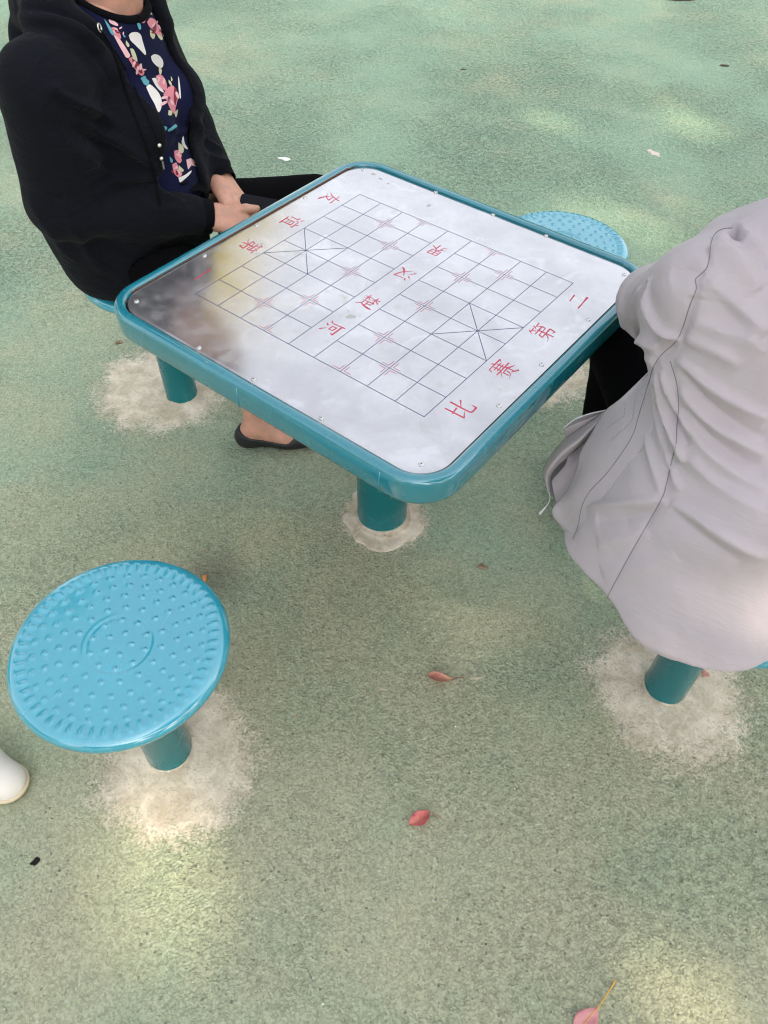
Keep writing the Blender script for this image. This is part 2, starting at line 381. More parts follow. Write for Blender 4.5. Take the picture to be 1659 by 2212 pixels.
GLYPH = {
'you': "12,70,5 50,73,5 88,77,8|46,95,7 38,62,7 24,30,5 6,8,1|38,48,5 72,53,7 58,27,5 24,4,1|36,36,3 58,17,8 84,5,11 98,4,1",
'yi': "12,92,3 24,80,9|8,60,5 25,64,7 22,20,5 36,34,1|61,98,4 68,88,9|42,82,3 37,66,6|42,80,4 94,83,8 85,69,1|50,62,5 50,11,5|50,62,5 82,65,7 81,11,5|52,46,4 79,47,4|52,30,4 79,31,4|32,8,5 98,12,8",
'di': "26,98,7 10,77,2|22,88,4 46,91,6|30,87,3 37,76,7|61,98,7 48,79,2|58,88,4 92,92,6|69,87,3 76,76,7|19,66,5 80,70,7 77,53,5|24,50,4 77,53,4|24,51,6 17,33,5 86,37,7 80,10,6 64,17,1|49,72,7 49,0,6|46,32,5 30,13,4 6,2,1",
'yi1': "4,45,7 14,50,9 50,50,6 80,54,7 97,52,11",
'bi': "8,55,5 44,61,7|16,92,7 17,10,7 48,28,1|88,74,7 59,52,3|56,97,8 56,16,7 66,5,7 90,6,9 93,29,1",
'sai': "48,101,4 54,92,8|14,89,3 9,74,6|13,87,4 92,89,8 82,76,1|25,72,4 77,74,5|28,60,4 74,62,5|6,48,5 96,51,7|38,81,5 38,49,5|62,82,5 62,49,5|34,48,5 5,23,1|63,48,3 78,34,7 98,25,2|33,37,5 33,12,5|33,36,4 68,39,6 68,12,5|51,31,5 45,12,4 17,-2,1|56,14,3 84,-1,8",
'er': "26,70,6 50,73,6 75,76,9|4,18,8 50,21,6 96,25,12",
'chu': "6,79,4 47,83,6|26,99,6 26,52,6|25,79,4 5,57,1|28,77,4 43,63,7|52,79,4 95,83,6|72,99,6 72,52,6|71,79,4 51,58,1|74,78,4 97,59,7|18,45,5 82,50,7 70,36,1|50,47,6 50,11,6|51,29,5 76,31,6|30,36,6 23,18,5 3,0,1|24,22,4 50,9,9 82,3,11 99,3,2",
'he': "11,94,3 25,80,10|4,65,3 19,54,10|6,8,9 27,36,2|32,79,7 60,81,6 98,84,9|41,61,6 43,31,6|41,60,5 66,62,7 63,33,6|43,34,5 63,35,5|83,81,9 83,8,9 66,16,2",
'han': "11,94,3 25,80,10|4,65,3 19,54,10|6,8,9 27,36,2|35,80,5 60,81,5 88,86,8 74,46,7 54,20,5 30,4,1|44,64,3 64,31,9 84,10,11 99,4,2",
'jie': "23,95,6 25,51,6|23,94,5 80,97,7 77,51,6|26,74,5 77,75,5|50,95,6 50,51,6|25,53,6 77,54,6|49,52,6 36,37,6 3,19,1|52,52,3 69,35,8 98,21,3|37,35,6 34,14,5 18,-2,1|64,35,7 64,-2,7",
}
def glyph(name, cx, cy, xdir, size):
    xd = np.array(xdir, float); yd = np.array([-xd[1], xd[0]])
    for si, st_ in enumerate(GLYPH[name].split('|')):
        pts = np.array([[float(t) for t in q.split(',')] for q in st_.split()])
        sharp = [0] + [i for i in range(1, len(pts) - 1)
                       if np.dot(*(lambda a, b: (a / np.linalg.norm(a), b / np.linalg.norm(b)))(pts[i, :2] - pts[i - 1, :2], pts[i + 1, :2] - pts[i, :2])) < 0.55] + [len(pts) - 1]
        for qi, (a, b) in enumerate(zip(sharp[:-1], sharp[1:])):
            sub = catmull(pts[a:b + 1], 14)
            T = np.gradient(sub[:, :2], axis=0); T /= np.linalg.norm(T, axis=1)[:, None] + 1e-9
            Nn = np.stack([-T[:, 1], T[:, 0]], 1); hw = np.maximum(sub[:, 2], 0.6)[:, None] / 2 * 0.98
            ext0 = sub[0, :2] - T[0] * hw[0] * 0.8; ext1 = sub[-1, :2] + T[-1] * hw[-1] * 0.8
            Lp = np.vstack([sub[:, :2] + Nn * hw, ext1, (sub[:, :2] - Nn * hw)[::-1], ext0])
            z = ZL + 0.000008 * (si * 2 + qi)
            W = [(cx, cy) + (((q[0] - 50) / 100) * xd + ((q[1] - 50) / 100) * yd) * size for q in Lp]
            nL = len(sub); F_ = []
            for k in range(nL - 1): F_.append((k, k + 1, 2 * nL - k - 1, 2 * nL - k))
            F_.append((nL - 1, nL, nL + 1)); F_.append((0, 2 * nL, 2 * nL + 1))
            V_ = [(p[0], p[1], z) for p in W]
            # orient upward
            F_ = [tuple(reversed(q)) for q in F_]
            pl.add(V_, F_, 3)
GS = 0.047
for nm, y in (('you', 0.200), ('yi', 0.069), ('di', -0.062), ('yi1', -0.198)): glyph(nm, -0.3195, y, (0, -1), GS)
for nm, y in (('bi', -0.200), ('sai', -0.065), ('di', 0.076), ('er', 0.208)): glyph(nm, 0.3155, y, (0, 1), GS)
for nm, y in (('he', -0.168), ('chu', -0.058)): glyph(nm, 0.0, y, (1, 0), 0.040)
for nm, y in (('han', 0.062), ('jie', 0.177)): glyph(nm, -0.004, y, (-1, 0), 0.040)
# dried drop, scuffs of rim paint
def blob(cx, cy, r, seed, m, sx=1.0, sy=1.0, rot=0.0, z=ZL + 0.0001, n=26, am=0.16):
    rg = np.random.default_rng(seed); ph = rg.uniform(0, 6.28, 5); V_ = [(cx, cy, z)]
    for k in range(n):
        a = 2 * PI * k / n; rr = r * (1 + am * sum(math.sin((j + 2) * a + ph[j]) / (j + 1) for j in range(5)))
        x, y = rr * sx * math.cos(a), rr * sy * math.sin(a)
        V_.append((cx + x * math.cos(rot) - y * math.sin(rot), cy + x * math.sin(rot) + y * math.cos(rot), z))
    pl.add(V_, [(0, 1 + k, 1 + (k + 1) % n) for k in range(n)], m)
blob(0.004, -0.118, 0.0075, 3, 4, 1.1, 0.9, 0.4); blob(-0.0105, -0.1085, 0.0012, 4, 4, 3.2, 0.7, -0.75); blob(-0.016, -0.1035, 0.0007, 8, 4)
blob(-0.128, 0.318, 0.005, 5, 4); blob(-0.29, 0.345, 0.004, 6, 4, 1.6, .8); blob(-0.262, 0.338, 0.003, 7, 4); blob(-0.318, 0.352, 0.005, 17, 4, 1.4, .7)
plate = pl.build('steel_board', [steel, line_m, tick_m, red_m, smudge_m, scuff_m], table, smooth=False)
rp = [(0.0, 0.0020), (0.0009, 0.0020), (0.0012, 0.0012), (0.0014, 0.0024), (0.0032, 0.0023), (0.0044, 0.0016), (0.0050, 0.0)]
hole_m = black_gap
rv, rf = lathe(rp, 20)
first = None
for (x, y) in [(-.348, .352), (.347, .350), (.343, -.349), (-.350, -.346)] + [(-.367, t) for t in (.163, .005, -.150)] + [(.364, t) for t in (.165, -.01, -.152)] + [(t, -.369) for t in (-.150, -.010, .148)] + [(t, .377) for t in (-.151, .008, .146)]:
    if first is None:
        first = mesh_obj('rivet', rv, rf, [rivet_m, hole_m], plate, angle=30, mat_idx=[1 if i < 40 else 0 for i in range(len(rf))]); o = first
    else:
        o = first.copy(); COL.objects.link(o); o.parent = plate
    o.location = (x, y, 0.7083); o.rotation_euler = (0, 0, random.random() * 6)
# drips of old paint at the pedestal's foot
# ------------------------------------------------------------------ stools
SEAT_R = 0.187; SEAT_Z = 0.440
nr, nt = 84, 288
studs = []
for r, k, ph in ((0.022, 5, 0.3), (0.048, 10, 0.1), (0.074, 15, 0.25), (0.099, 20, 0.1), (0.121, 26, 0.0), (0.1425, 30, 0.1)):
    for i in range(k):
        a = 2 * PI * i / k + ph; studs.append((r * math.cos(a), r * math.sin(a)))
studs = np.array(studs)
rr = np.concatenate([[0.0004], np.linspace(0.004, 0.1670, nr - 14), np.linspace(0.1685, 0.1825, 8)]); th = np.arange(nt) * 2 * PI / nt
def seat_h(x, y):
    r = np.hypot(x, y); h = np.zeros_like(r)
    h -= 0.0012 * np.exp(-((r - 0.055) / 0.0024) ** 2) * 0.9
    h += 0.0006 * np.exp(-((r - 0.0585) / 0.003) ** 2)
    a = np.arctan2(y, x)
    rib = np.clip(np.cos(a * 54), 0, 1) ** 1.5
    h += 0.0028 * rib * np.clip(1 - np.abs((r - 0.1610) / 0.0105) ** 2.5, 0, 1)
    h += 0.0010 * np.clip((r - 0.154) / 0.02, 0, 1)
    e = np.clip((r - 0.1655) / 0.0215, 0, 1); h -= 0.0135 * (1 - np.sqrt(1 - np.minimum(e, .999) ** 2))
    d2 = np.min((x[..., None] - studs[:, 0]) ** 2 + (y[..., None] - studs[:, 1]) ** 2, -1)
    h += 0.0028 * np.exp(-(d2 / 0.0036 ** 2) ** 1.2)
    return h
A, Rr = np.meshgrid(th, rr)
X, Y = Rr * np.cos(A), Rr * np.sin(A); Hh = seat_h(X, Y)
V = np.stack([X, Y, Hh], -1).reshape(-1, 3); nrow = len(rr)
edge = [(0.1852, -0.0090), (0.1865, -0.0115), (0.1870, -0.0145), (0.1862, -0.0205), (0.1840, -0.0250), (0.1800, -0.0265), (0.1765, -0.0245), (0.175, -0.012), (0.06, -0.012)]
EV = np.array([[(r * math.cos(a), r * math.sin(a), z) for a in th] for r, z in edge]).reshape(-1, 3)
V = np.vstack([V, EV]); I = np.arange(len(V)).reshape(-1, nt)
I2 = np.roll(I, -1, axis=1)
F = np.stack([I[:-1], I[1:], I2[1:], I2[:-1]], -1).reshape(-1, 4)
colp = [(0.0475, 0.0), (0.0475, 0.395), (0.049, 0.398), (0.049, 0.4005), (0.085, 0.4015), (0.085, 0.4075), (0.105, 0.4085), (0.105, 0.4275), (0.03, 0.4278)]
colv, colf = lathe(colp, 48)
chip_m = mat('bare_metal_chip', (0.50, 0.43, 0.30), rough=0.7)
def chips(seed):
    mb = MB(); rg = np.random.default_rng(seed)
    pts = catmull([(0.0482 * math.cos(a), 0.0482 * math.sin(a), 0.0015 + 0.0010 * rg.normal()) for a in np.linspace(0, 2 * PI, 22)], 120)
    mb.add(*tube(pts, 0.0012 + 0.0010 * np.abs(rg.normal(size=120)), 6, False), 0)
    return mb
def build_stool(x, y, rz, label):
    s = tag(empty('stool', (x, y, 0), rz), label, 'stool', 'round teal stools round the chess table')
    seat = mesh_obj('seat', V, F, teal, s); seat.location = (0, 0, SEAT_Z)
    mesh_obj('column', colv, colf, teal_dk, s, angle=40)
    chips(5).build('mortar_ring', [cm], s)
    return s
stool = build_stool(0.051, -0.802, 0.35, 'empty round teal stool in the foreground with studded seat, nobody on it')
def copy_thing(o, loc, rz, label):
    c = o.copy(); COL.objects.link(c); c.location = loc; c.rotation_euler = (0, 0, rz); c['label'] = label
    for ch in o.children:
        k = ch.copy(); COL.objects.link(k); k.parent = c
    return c
copy_thing(stool, (-0.785, -0.005, 0), 1.1, 'round teal stool under the seated person in black')
copy_thing(stool, (0.822, 0.008, 0), 2.3, 'round teal stool under the person in the pale grey jacket')
copy_thing(stool, (0.0, 0.805, 0), 0.7, 'empty teal stool half hidden behind the far edge of the table')
# ------------------------------------------------------------------ sculpting: smooth volumes on a grid, meshed by surface nets
class Vol:
    def __init__(self, lo, hi, h):
        self.lo = np.array(lo, float); self.h = h
        n = np.ceil((np.array(hi) - self.lo) / h).astype(int) + 1
        ax = [(self.lo[i] + h * np.arange(n[i])).astype(np.float32) for i in range(3)]
        self.P = np.stack(np.meshgrid(*ax, indexing='ij'), -1); self.F = np.full(tuple(n), 9.0, np.float32)
    def cone(self, a, b, ra, rb, lat=None, flat=1.0):
        """capsule from a to b; flat < 1 squashes it across lat x axis"""
        a = np.array(a, np.float32); b = np.array(b, np.float32); d = b - a; L2 = float(d @ d)
        q = self.P - a; t = np.clip((q @ d) / L2, 0, 1); r = ra + (rb - ra) * t
        q = q - t[..., None] * d
        if lat is not None:
            u = d / math.sqrt(L2); lt = np.array(lat, np.float32); lt = lt - u * (lt @ u); lt /= np.linalg.norm(lt); nn = np.cross(u, lt)
            qn = q @ nn
            q = q + ((1 / flat - 1) * qn)[..., None] * nn.astype(np.float32)
            return (np.sqrt((q * q).sum(-1)) - r) * min(1, (flat + 1) / 2)
        return np.sqrt((q * q).sum(-1)) - r
    def slab(self, secs, lat):
        """torso: sections (centre, half width, half depth) along a spine, width measured along lat"""
        out = None; lat = np.array(lat, np.float32)
        for (c0, w0, h0), (c1, w1, h1) in zip(secs[:-1], secs[1:]):
            a = np.array(c0, np.float32); d = np.array(c1, np.float32) - a; L2 = float(d @ d); L = math.sqrt(L2)
            u = d / L; lt = lat - u * (lat @ u); lt /= np.linalg.norm(lt); nn = np.cross(u, lt)
            q = self.P - a; t0 = (q @ u) / L; t = np.clip(t0, 0, 1); ts = t * t * (3 - 2 * t)
            w = w0 + (w1 - w0) * ts; h = h0 + (h1 - h0) * ts
            al = (t0 - t) * L; x = q @ lt; y = q @ nn
            k0 = np.sqrt((x / w) ** 2 + (y / h) ** 2 + (al / h) ** 2) + 1e-6
            k1 = np.sqrt((x / w ** 2) ** 2 + (y / h ** 2) ** 2 + (al / h ** 2) ** 2) + 1e-6
            s = k0 * (k0 - 1) / k1
            out = s if out is None else self.smin(out, s, 0.03)
        return out
    def ell(self, c, r, R=None):
        q = self.P - np.array(c, np.float32)
        if R is not None: q = q @ np.array(R, np.float32).T
        r = np.array(r, np.float32)
        k0 = np.sqrt(((q / r) ** 2).sum(-1)) + 1e-6; k1 = np.sqrt(((q / r ** 2) ** 2).sum(-1)) + 1e-6
        return k0 * (k0 - 1) / k1
    @staticmethod
    def smin(a, b, k):
        h = np.clip(0.5 + 0.5 * (b - a) / k, 0, 1); return b + (a - b) * h - k * h * (1 - h)
    @staticmethod
    def smax(a, b, k): return -Vol.smin(-a, -b, k)
    def add(self, s, k=0.02): self.F = self.smin(self.F, s, k)
    def cut(self, s, k=0.006): self.F = self.smax(self.F, -s, k)
    def mesh(self):
        F = self.F; sx, sy, sz = F.shape; ins = F < 0
        def c(d): return F[d[0]:sx - 1 + d[0], d[1]:sy - 1 + d[1], d[2]:sz - 1 + d[2]]
        cn = [(i, j, k) for i in (0, 1) for j in (0, 1) for k in (0, 1)]
        cnt = sum((c(d) < 0).astype(np.int8) for d in cn); act = (cnt > 0) & (cnt < 8)
        idx = np.argwhere(act); ids = -np.ones(act.shape, np.int64); ids[act] = np.arange(len(idx))
        vals = np.stack([c(d)[act] for d in cn], 1); acc = np.zeros((len(idx), 3)); num = np.zeros(len(idx))
        for e0 in range(8):
            for ax in range(3):
                d = cn[e0]
                if d[ax]: continue
                d1 = list(d); d1[ax] = 1; e1 = cn.index(tuple(d1))
                a, b = vals[:, e0], vals[:, e1]; cr = (a < 0) != (b < 0)
                t = np.where(cr, a / np.where(cr, a - b, 1), 0)
                p = np.tile(np.array(d, float), (len(idx), 1)); p[:, ax] += t
                acc += p * cr[:, None]; num += cr
        V = self.lo + (idx + acc / num[:, None]) * self.h
        quads = []
        for ax in range(3):
            o1, o2 = [(1, 2), (2, 0), (0, 1)][ax]
            sl0 = [slice(1, s - 1) for s in F.shape]; sl1 = list(sl0); sl0[ax] = slice(0, F.shape[ax] - 1); sl1[ax] = slice(1, F.shape[ax])
            a = ins[tuple(sl0)]; b = ins[tuple(sl1)]
            for flip, cond in ((False, a & ~b), (True, ~a & b)):
                e = np.argwhere(cond)
                if not len(e): continue
                base = e.copy()
                for k in range(3):
                    if k != ax: base[:, k] += 1
                def at(du, dv):
                    q = base.copy(); q[:, o1] += du; q[:, o2] += dv; return ids[q[:, 0], q[:, 1], q[:, 2]]
                Q = np.stack([at(-1, -1), at(0, -1), at(0, 0), at(-1, 0)], 1)
                quads.append(Q[:, ::-1] if flip else Q)
        Q = np.vstack(quads); Q = Q[(Q >= 0).all(1)]
        return V, Q

def normals(V, Q):
    n = np.cross(V[Q[:, 2]] - V[Q[:, 0]], V[Q[:, 3]] - V[Q[:, 1]]); N = np.zeros_like(V)
    for k in range(4): np.add.at(N, Q[:, k], n)
    return N / (np.linalg.norm(N, axis=1)[:, None] + 1e-12)
def smooth(V, Q, it=2, lam=0.5):
    for _ in range(it):
        A = np.zeros_like(V); c = np.zeros(len(V))
        for k in range(4):
            a, b = Q[:, k], Q[:, (k + 1) % 4]
            np.add.at(A, a, V[b]); np.add.at(c, a, 1); np.add.at(A, b, V[a]); np.add.at(c, b, 1)
        V = V + lam * (A / np.maximum(c, 1)[:, None] - V)
    return V
def bvh(V, Q): return BVHTree.FromPolygons([tuple(p) for p in V], [tuple(int(i) for i in q) for q in Q])
def on_surface(tree, pts, n=None, lift=0.0, spread=None):
    """points of the picture -> points on the surface behind them"""
    P = catmull(pts, n) if n else np.asarray(pts, float)
    out = []
    for x, y in P:
        d = ray(x, y); h = tree.ray_cast(CAM, d)
        if h[0] is None: continue
        out.append(np.array(h[0] + h[1] * (lift if h[1].dot(d) < 0 else -lift)))
    return np.array(out)
def folds(V, Q, tree, specs):
    """raise (or sink) cloth along lines: (points, height, width on one side, width on the other)"""
    N = normals(V, Q); D = np.zeros(len(V))
    for pts, amp, w1, w2 in specs:
        C = on_surface(tree, pts, 26)
        if len(C) < 3: continue
        keep = [0] + [i for i in range(1, len(C)) if np.linalg.norm(C[i] - C[i - 1]) < 0.06]
        C = C[keep]; wm = max(w1, w2) * 3
        sel = np.where(((V > C.min(0) - wm) & (V < C.max(0) + wm)).all(1))[0]
        if not len(sel): continue
        best = np.full(len(sel), 9.0); sgn = np.zeros(len(sel)); tt = np.zeros(len(sel))
        p = V[sel]
        for i in range(len(C) - 1):
            a = C[i]; d = C[i + 1] - a; L2 = d @ d + 1e-12; t = np.clip(((p - a) @ d) / L2, 0, 1)
            q = p - (a + t[:, None] * d); dist = np.linalg.norm(q, axis=1); m_ = dist < best
            s = np.einsum('ij,ij->i', np.cross(np.broadcast_to(d, q.shape), N[sel]), q)
            best[m_] = dist[m_]; sgn[m_] = s[m_]; tt[m_] = (i + t[m_]) / (len(C) - 1)
        wv = np.where(sgn > 0, w1, w2); env = np.sin(np.clip(tt, 0.0, 1.0) * PI) ** 0.5 * 0.85 + 0.15 * ((tt > 0.001) & (tt < 0.999))
        D[sel] += amp * np.exp(-(best / wv) ** 1.5) * env
    return V + N * D[:, None]
def noise3(V, scale, seed, octaves=3):
    rg = np.random.default_rng(seed); out = np.zeros(len(V)); a = 1.0
    for o in range(octaves):
        for _ in range(5):
            k = rg.normal(size=3) * scale * 2 ** o; out += a * np.sin(V @ k + rg.uniform(0, 6.28)) / 5
        a *= 0.5
    return out
def merge(*ms):
    vs_, fs = [], []; b = 0
    for V, Q in ms:
        vs_.append(np.asarray(V)); fs += [tuple(int(i) + b for i in q) for q in Q]; b += len(V)
    return np.vstack(vs_), fs
def unit(v): v = np.array(v, float); return v / np.linalg.norm(v)

def hand_vol(W, fwd, back, thumb, curl, size=1.0, h=0.0022, forearm=None, spread=0.0, thumb_dir=None):
    """five fingered hand: W wrist, fwd wrist to knuckles, back normal of the back of the hand, thumb side"""
    W = np.array(W, float); f = unit(fwd); b = unit(np.array(back) - f * np.dot(back, f)); t = unit(np.cross(f, b)); 
    if np.dot(t, thumb) < 0: t = -t
    S = size
    tips = []
    chains = []
    for i, (off, ln, r) in enumerate(((0.030, 0.073, 0.0088), (0.010, 0.081, 0.0090), (-0.010, 0.075, 0.0085), (-0.028, 0.060, 0.0076))):
        kn = W + f * (0.088 - 0.006 * abs(i - 1)) * S + t * off * S
        c = curl[i]; p = kn; pts = [kn]; ang = c * 0.5; dirb = f + t * (spread * (1.2 - i) * 0.25)
        for sl in (0.46, 0.30, 0.24):
            d = unit(dirb) * math.cos(ang) - b * math.sin(ang)
            p = p + d * ln * sl * S; pts.append(p); ang += c
        chains.append((pts, r * S))
    th0 = W + f * 0.022 * S + t * 0.024 * S - b * 0.006 * S
    td = unit(thumb_dir) if thumb_dir is not None else unit(f * 0.75 + t * 0.55 - b * 0.30)
    th1 = th0 + td * 0.036 * S; th2 = th1 + unit(td * 0.85 + f * 0.35) * 0.032 * S; th3 = th2 + unit(td * 0.6 + f * 0.6) * 0.026 * S
    allp = [W - f * 0.05] + [q for c_, _ in chains for q in c_] + [th3] + ([forearm] if forearm is not None else [])
    lo = np.min(allp, 0) - 0.035; hi = np.max(allp, 0) + 0.035
    v = Vol(lo, hi, h)
    kn = [c_[0] for c_, _ in chains]
    v.add(v.cone(W - f * 0.045 if forearm is None else forearm, W, 0.030 * S if forearm is not None else 0.027 * S, 0.0255 * S, t, 0.74), 0.01)
    for i, k_ in enumerate(kn):
        v.add(v.cone(W + t * (0.014 - 0.009 * i) * S, k_ - b * 0.002, 0.0185 * S, 0.0118 * S), 0.014)
    v.add(v.cone(W + f * 0.02 * S, W + f * 0.07 * S, 0.020 * S, 0.019 * S, t, 0.6), 0.012)
    v.add(v.cone(th0, th1, 0.0180 * S, 0.0125 * S), 0.016)
    v.add(v.cone(th1, th2, 0.0122 * S, 0.0108 * S), 0.005); v.add(v.cone(th2, th3, 0.0108 * S, 0.0082 * S), 0.004)
    for pts, r in chains:
        for a, (p, q) in enumerate(zip(pts[:-1], pts[1:])):
            v.add(v.cone(p, q, r * (1.08 - 0.07 * a), r * (1.02 - 0.09 * a)), 0.0045 if a else 0.007)
    V, Q = v.mesh(); return smooth(V, Q, 1), Q

def head_mesh(c, f, up, size=1.0):
    f = unit(f); up = unit(np.array(up) - f * np.dot(up, f)); l = np.cross(up, f); c = np.array(c, float)
    R = np.stack([f, l, up])
    def w(x, y, z): return c + (f * x + l * y + up * z) * size
    v = Vol(c - 0.17 * size, c + 0.17 * size, 0.0035)
    S = size
    v.add(v.ell(w(-0.012, 0, 0.03), np.array((0.094, 0.076, 0.098)) * S, R))
    v.add(v.ell(w(0.020, 0, -0.035), np.array((0.066, 0.060, 0.082)) * S, R), 0.03)
    v.add(v.cone(w(0.055, 0, -0.098), w(0.045, 0, -0.085), 0.020 * S, 0.03 * S), 0.03)
    v.add(v.cone(w(0.086, 0, 0.020), w(0.100, 0, -0.018), 0.007 * S, 0.0125 * S), 0.012)
    for s in (-1, 1):
        v.add(v.ell(w(0.093, s * 0.011, -0.021), np.array((0.009, 0.008, 0.007)) * S, R), 0.008)
        v.cut(v.ell(w(0.092, s * 0.031, 0.006), np.array((0.015, 0.018, 0.011)) * S, R), 0.012)
        v.add(v.ell(w(0.070, s * 0.031, 0.006), np.array((0.0135, 0.0135, 0.0125)) * S, R), 0.002)
        v.add(v.cone(w(0.082, s * 0.016, 0.024), w(0.068, s * 0.046, 0.024), 0.006 * S, 0.005 * S), 0.012)
        v.add(v.ell(w(0.058, s * 0.046, -0.022), np.array((0.022, 0.018, 0.018)) * S, R), 0.02)
        v.add(v.ell(w(-0.012, s * 0.077, -0.004), np.array((0.019, 0.0075, 0.032)) * S, R), 0.004)
    v.add(v.cone(w(0.083, -0.016, -0.055), w(0.083, 0.016, -0.055), 0.0055 * S, 0.0055 * S), 0.006)
    v.add(v.cone(w(0.080, -0.014, -0.066), w(0.080, 0.014, -0.066), 0.0065 * S, 0.0065 * S), 0.006)
    v.add(v.ell(w(0.079, 0, -0.047), np.array((0.009, 0.02, 0.008)) * S, R), 0.01)
    v.add(v.cone(w(-0.035, 0, -0.06), w(-0.055, 0, -0.165), 0.054 * S, 0.057 * S), 0.03)
    V, Q = v.mesh(); V = smooth(V, Q, 1)
    # features read from the local position: lips, brows, eyes
    L = ((V - c) @ R.T) / size; mi = []
    qc = L[Q].mean(1)
    for x, y, z in qc:
        k = 0
        ay = abs(abs(y) - 0.031)
        if x > 0.062 and ay < 0.0115 and abs(z - 0.006) < 0.0052 * (1 - (ay / 0.0125) ** 2): k = 3 if ay < 0.0050 else 2
        elif x > 0.05 and 0.012 < abs(y) < 0.052 and abs(z - 0.0265 + 0.004 * (abs(y) - 0.03) / 0.02) < 0.0034: k = 3
        elif x > 0.07 and abs(y) < 0.022 and abs(z + 0.0605) < 0.0095 * (1 - (y / 0.024) ** 2): k = 1
        mi.append(k)
    return V, Q, mi

def hair_mesh(c, f, up, size=1.0, back=0.0, knot=None, open_=.070):
    f = unit(f); up = unit(np.array(up) - f * np.dot(up, f)); l = np.cross(up, f); c = np.array(c, float); R = np.stack([f, l, up])
    def w(x, y, z): return c + (f * x + l * y + up * z) * size
    v = Vol(c - 0.26 * size, c + 0.2 * size, 0.005)
    v.add(v.ell(w(-0.018, 0, 0.035), np.array((0.104, 0.090, 0.107)) * size, R))
    v.add(v.ell(w(-0.055, 0, -0.05), np.array((0.062, 0.080, 0.11)) * size, R), 0.03)
    if knot: v.add(v.ell(w(*knot), np.array((0.045, 0.045, 0.045)) * size, R), 0.015)
    if back: v.add(v.cone(w(-0.085, 0, -0.02), w(-0.10, 0, -0.06 - back), 0.045 * size, 0.02 * size), 0.03)
    v.cut(v.ell(w(0.085, 0, -0.045), np.array((0.085, open_, 0.105)) * size, R), 0.012)
    for s in (-1, 1): v.cut(v.ell(w(-0.008, s * 0.09, -0.03), np.array((0.024, 0.03, 0.055)) * size, R), 0.01)
    V, Q = v.mesh(); N = normals(V, Q); L = (V - c) @ R.T
    V = V + N * (0.0016 * np.sin(np.arctan2(L[:, 1], L[:, 2] + 0.05) * 34 + 3 * np.sin(L[:, 0] * 40)))[:, None]
    return V, Q
def smooth_line(P, it=3):
    P = np.array(P, float)
    for _ in range(it): P[1:-1] = (P[:-2] + 2 * P[1:-1] + P[2:]) / 4
    return P
# ------------------------------------------------------------------ person in the pale grey jacket
def cloth(name, col, rough=0.75, weave=900.0, sheen=0.3, bump=0.12, var=0.1):
    m = mat(name, col, rough=rough, spec=0.3, sheen=sheen); k = NT(m); P = k.coord('Object')
    nz = k.noise(P, 7, 4, 0.6)
    k.out(k.mix(nz, tuple(c * (1 - var) for c in col), tuple(c * (1 + var) for c in col)), 'Base Color')
    k.out(k.bump(k.math('ADD', k.noise(P, weave, 2, 0.6), k.math('MULTIPLY', k.noise(P, 60, 4, 0.6), 1.5)), bump, 0.002), 'Normal')
    k.b.inputs['Sheen Roughness'].default_value = 0.5
    return m
def skin(name, col):
    m = mat(name, col, rough=0.45, spec=0.4); k = NT(m); P = k.coord('Object')
    k.out(k.mix(k.mapr(k.noise(P, 34, 5, 0.6), 0.35, 0.7), tuple(c * 0.86 for c in col), (min(1, col[0] * 1.10), col[1] * 1.02, col[2] * 1.0)), 'Base Color')
    k.out(k.bump(k.noise(P, 420, 3, 0.6), 0.25, 0.0012), 'Normal')
    m.node_tree.nodes['Principled BSDF'].inputs['Subsurface Weight'].default_value = 0.12
    m.node_tree.nodes['Principled BSDF'].inputs['Subsurface Radius'].default_value = (0.012, 0.004, 0.002)
    m.node_tree.nodes['Principled BSDF'].inputs['Subsurface Scale'].default_value = 0.3
    return m
skin_m = skin('skin', (0.56, 0.310, 0.225)); lip_m = mat('lips', (0.36, 0.11, 0.10), 0.4); eye_m = mat('eye_white', (0.72, 0.70, 0.67), 0.2)
iris_m = mat('dark_iris_and_brow', (0.012, 0.009, 0.008), 0.4); hair_m = mat('black_hair', (0.010, 0.008, 0.008), 0.42)
grey_m = cloth('pale_grey_cloth', (0.440, 0.392, 0.420), 0.7, 800, 0.15, 0.10, 0.04)
_k = NT(grey_m); _P = _k.coord('Object')
_cr = _k.noise(_k.coord('Object', (9, 14, 34)), 1.0, 5, 0.6, 1.1); _cr2 = _k.noise(_P, 34, 4, 0.6, 0.8)
_rd = _k.math('POWER', _k.math('SUBTRACT', 1.0, _k.math('ABSOLUTE', _k.math('MULTIPLY', _k.math('SUBTRACT', _k.noise(_k.coord('Object', (5, 8, 20)), 1.0, 3, 0.55, 1.6), 0.5), 3.2))), 3.0)
_k.out(_k.bump(_k.math('ADD', _k.math('ADD', _k.math('MULTIPLY', _cr, 2.0), _k.math('MULTIPLY', _rd, 0.55)), _k.math('ADD', _k.math('MULTIPLY', _cr2, 0.5), _k.math('MULTIPLY', _k.noise(_P, 700, 2), 0.10))), 0.22, 0.0035), 'Normal')
lining_m = cloth('grey_lining', (0.26, 0.25, 0.27), 0.8)
seam_m = mat('seam_thread', (0.22, 0.195, 0.22), 0.9); hole_d = mat('perforation', (0.05, 0.05, 0.06), 0.9)
blk_m = cloth('black_trousers', (0.0030, 0.0030, 0.0038), 0.95, 600, 0.0, 0.15, 0.2); blk_m.node_tree.nodes['Principled BSDF'].inputs['Specular IOR Level'].default_value = 0.06
dkshoe_m = mat('dark_shoe', (0.012, 0.012, 0.014), 0.5)
white_m = mat('white_zip_tape', (0.70, 0.69, 0.70), 0.6)

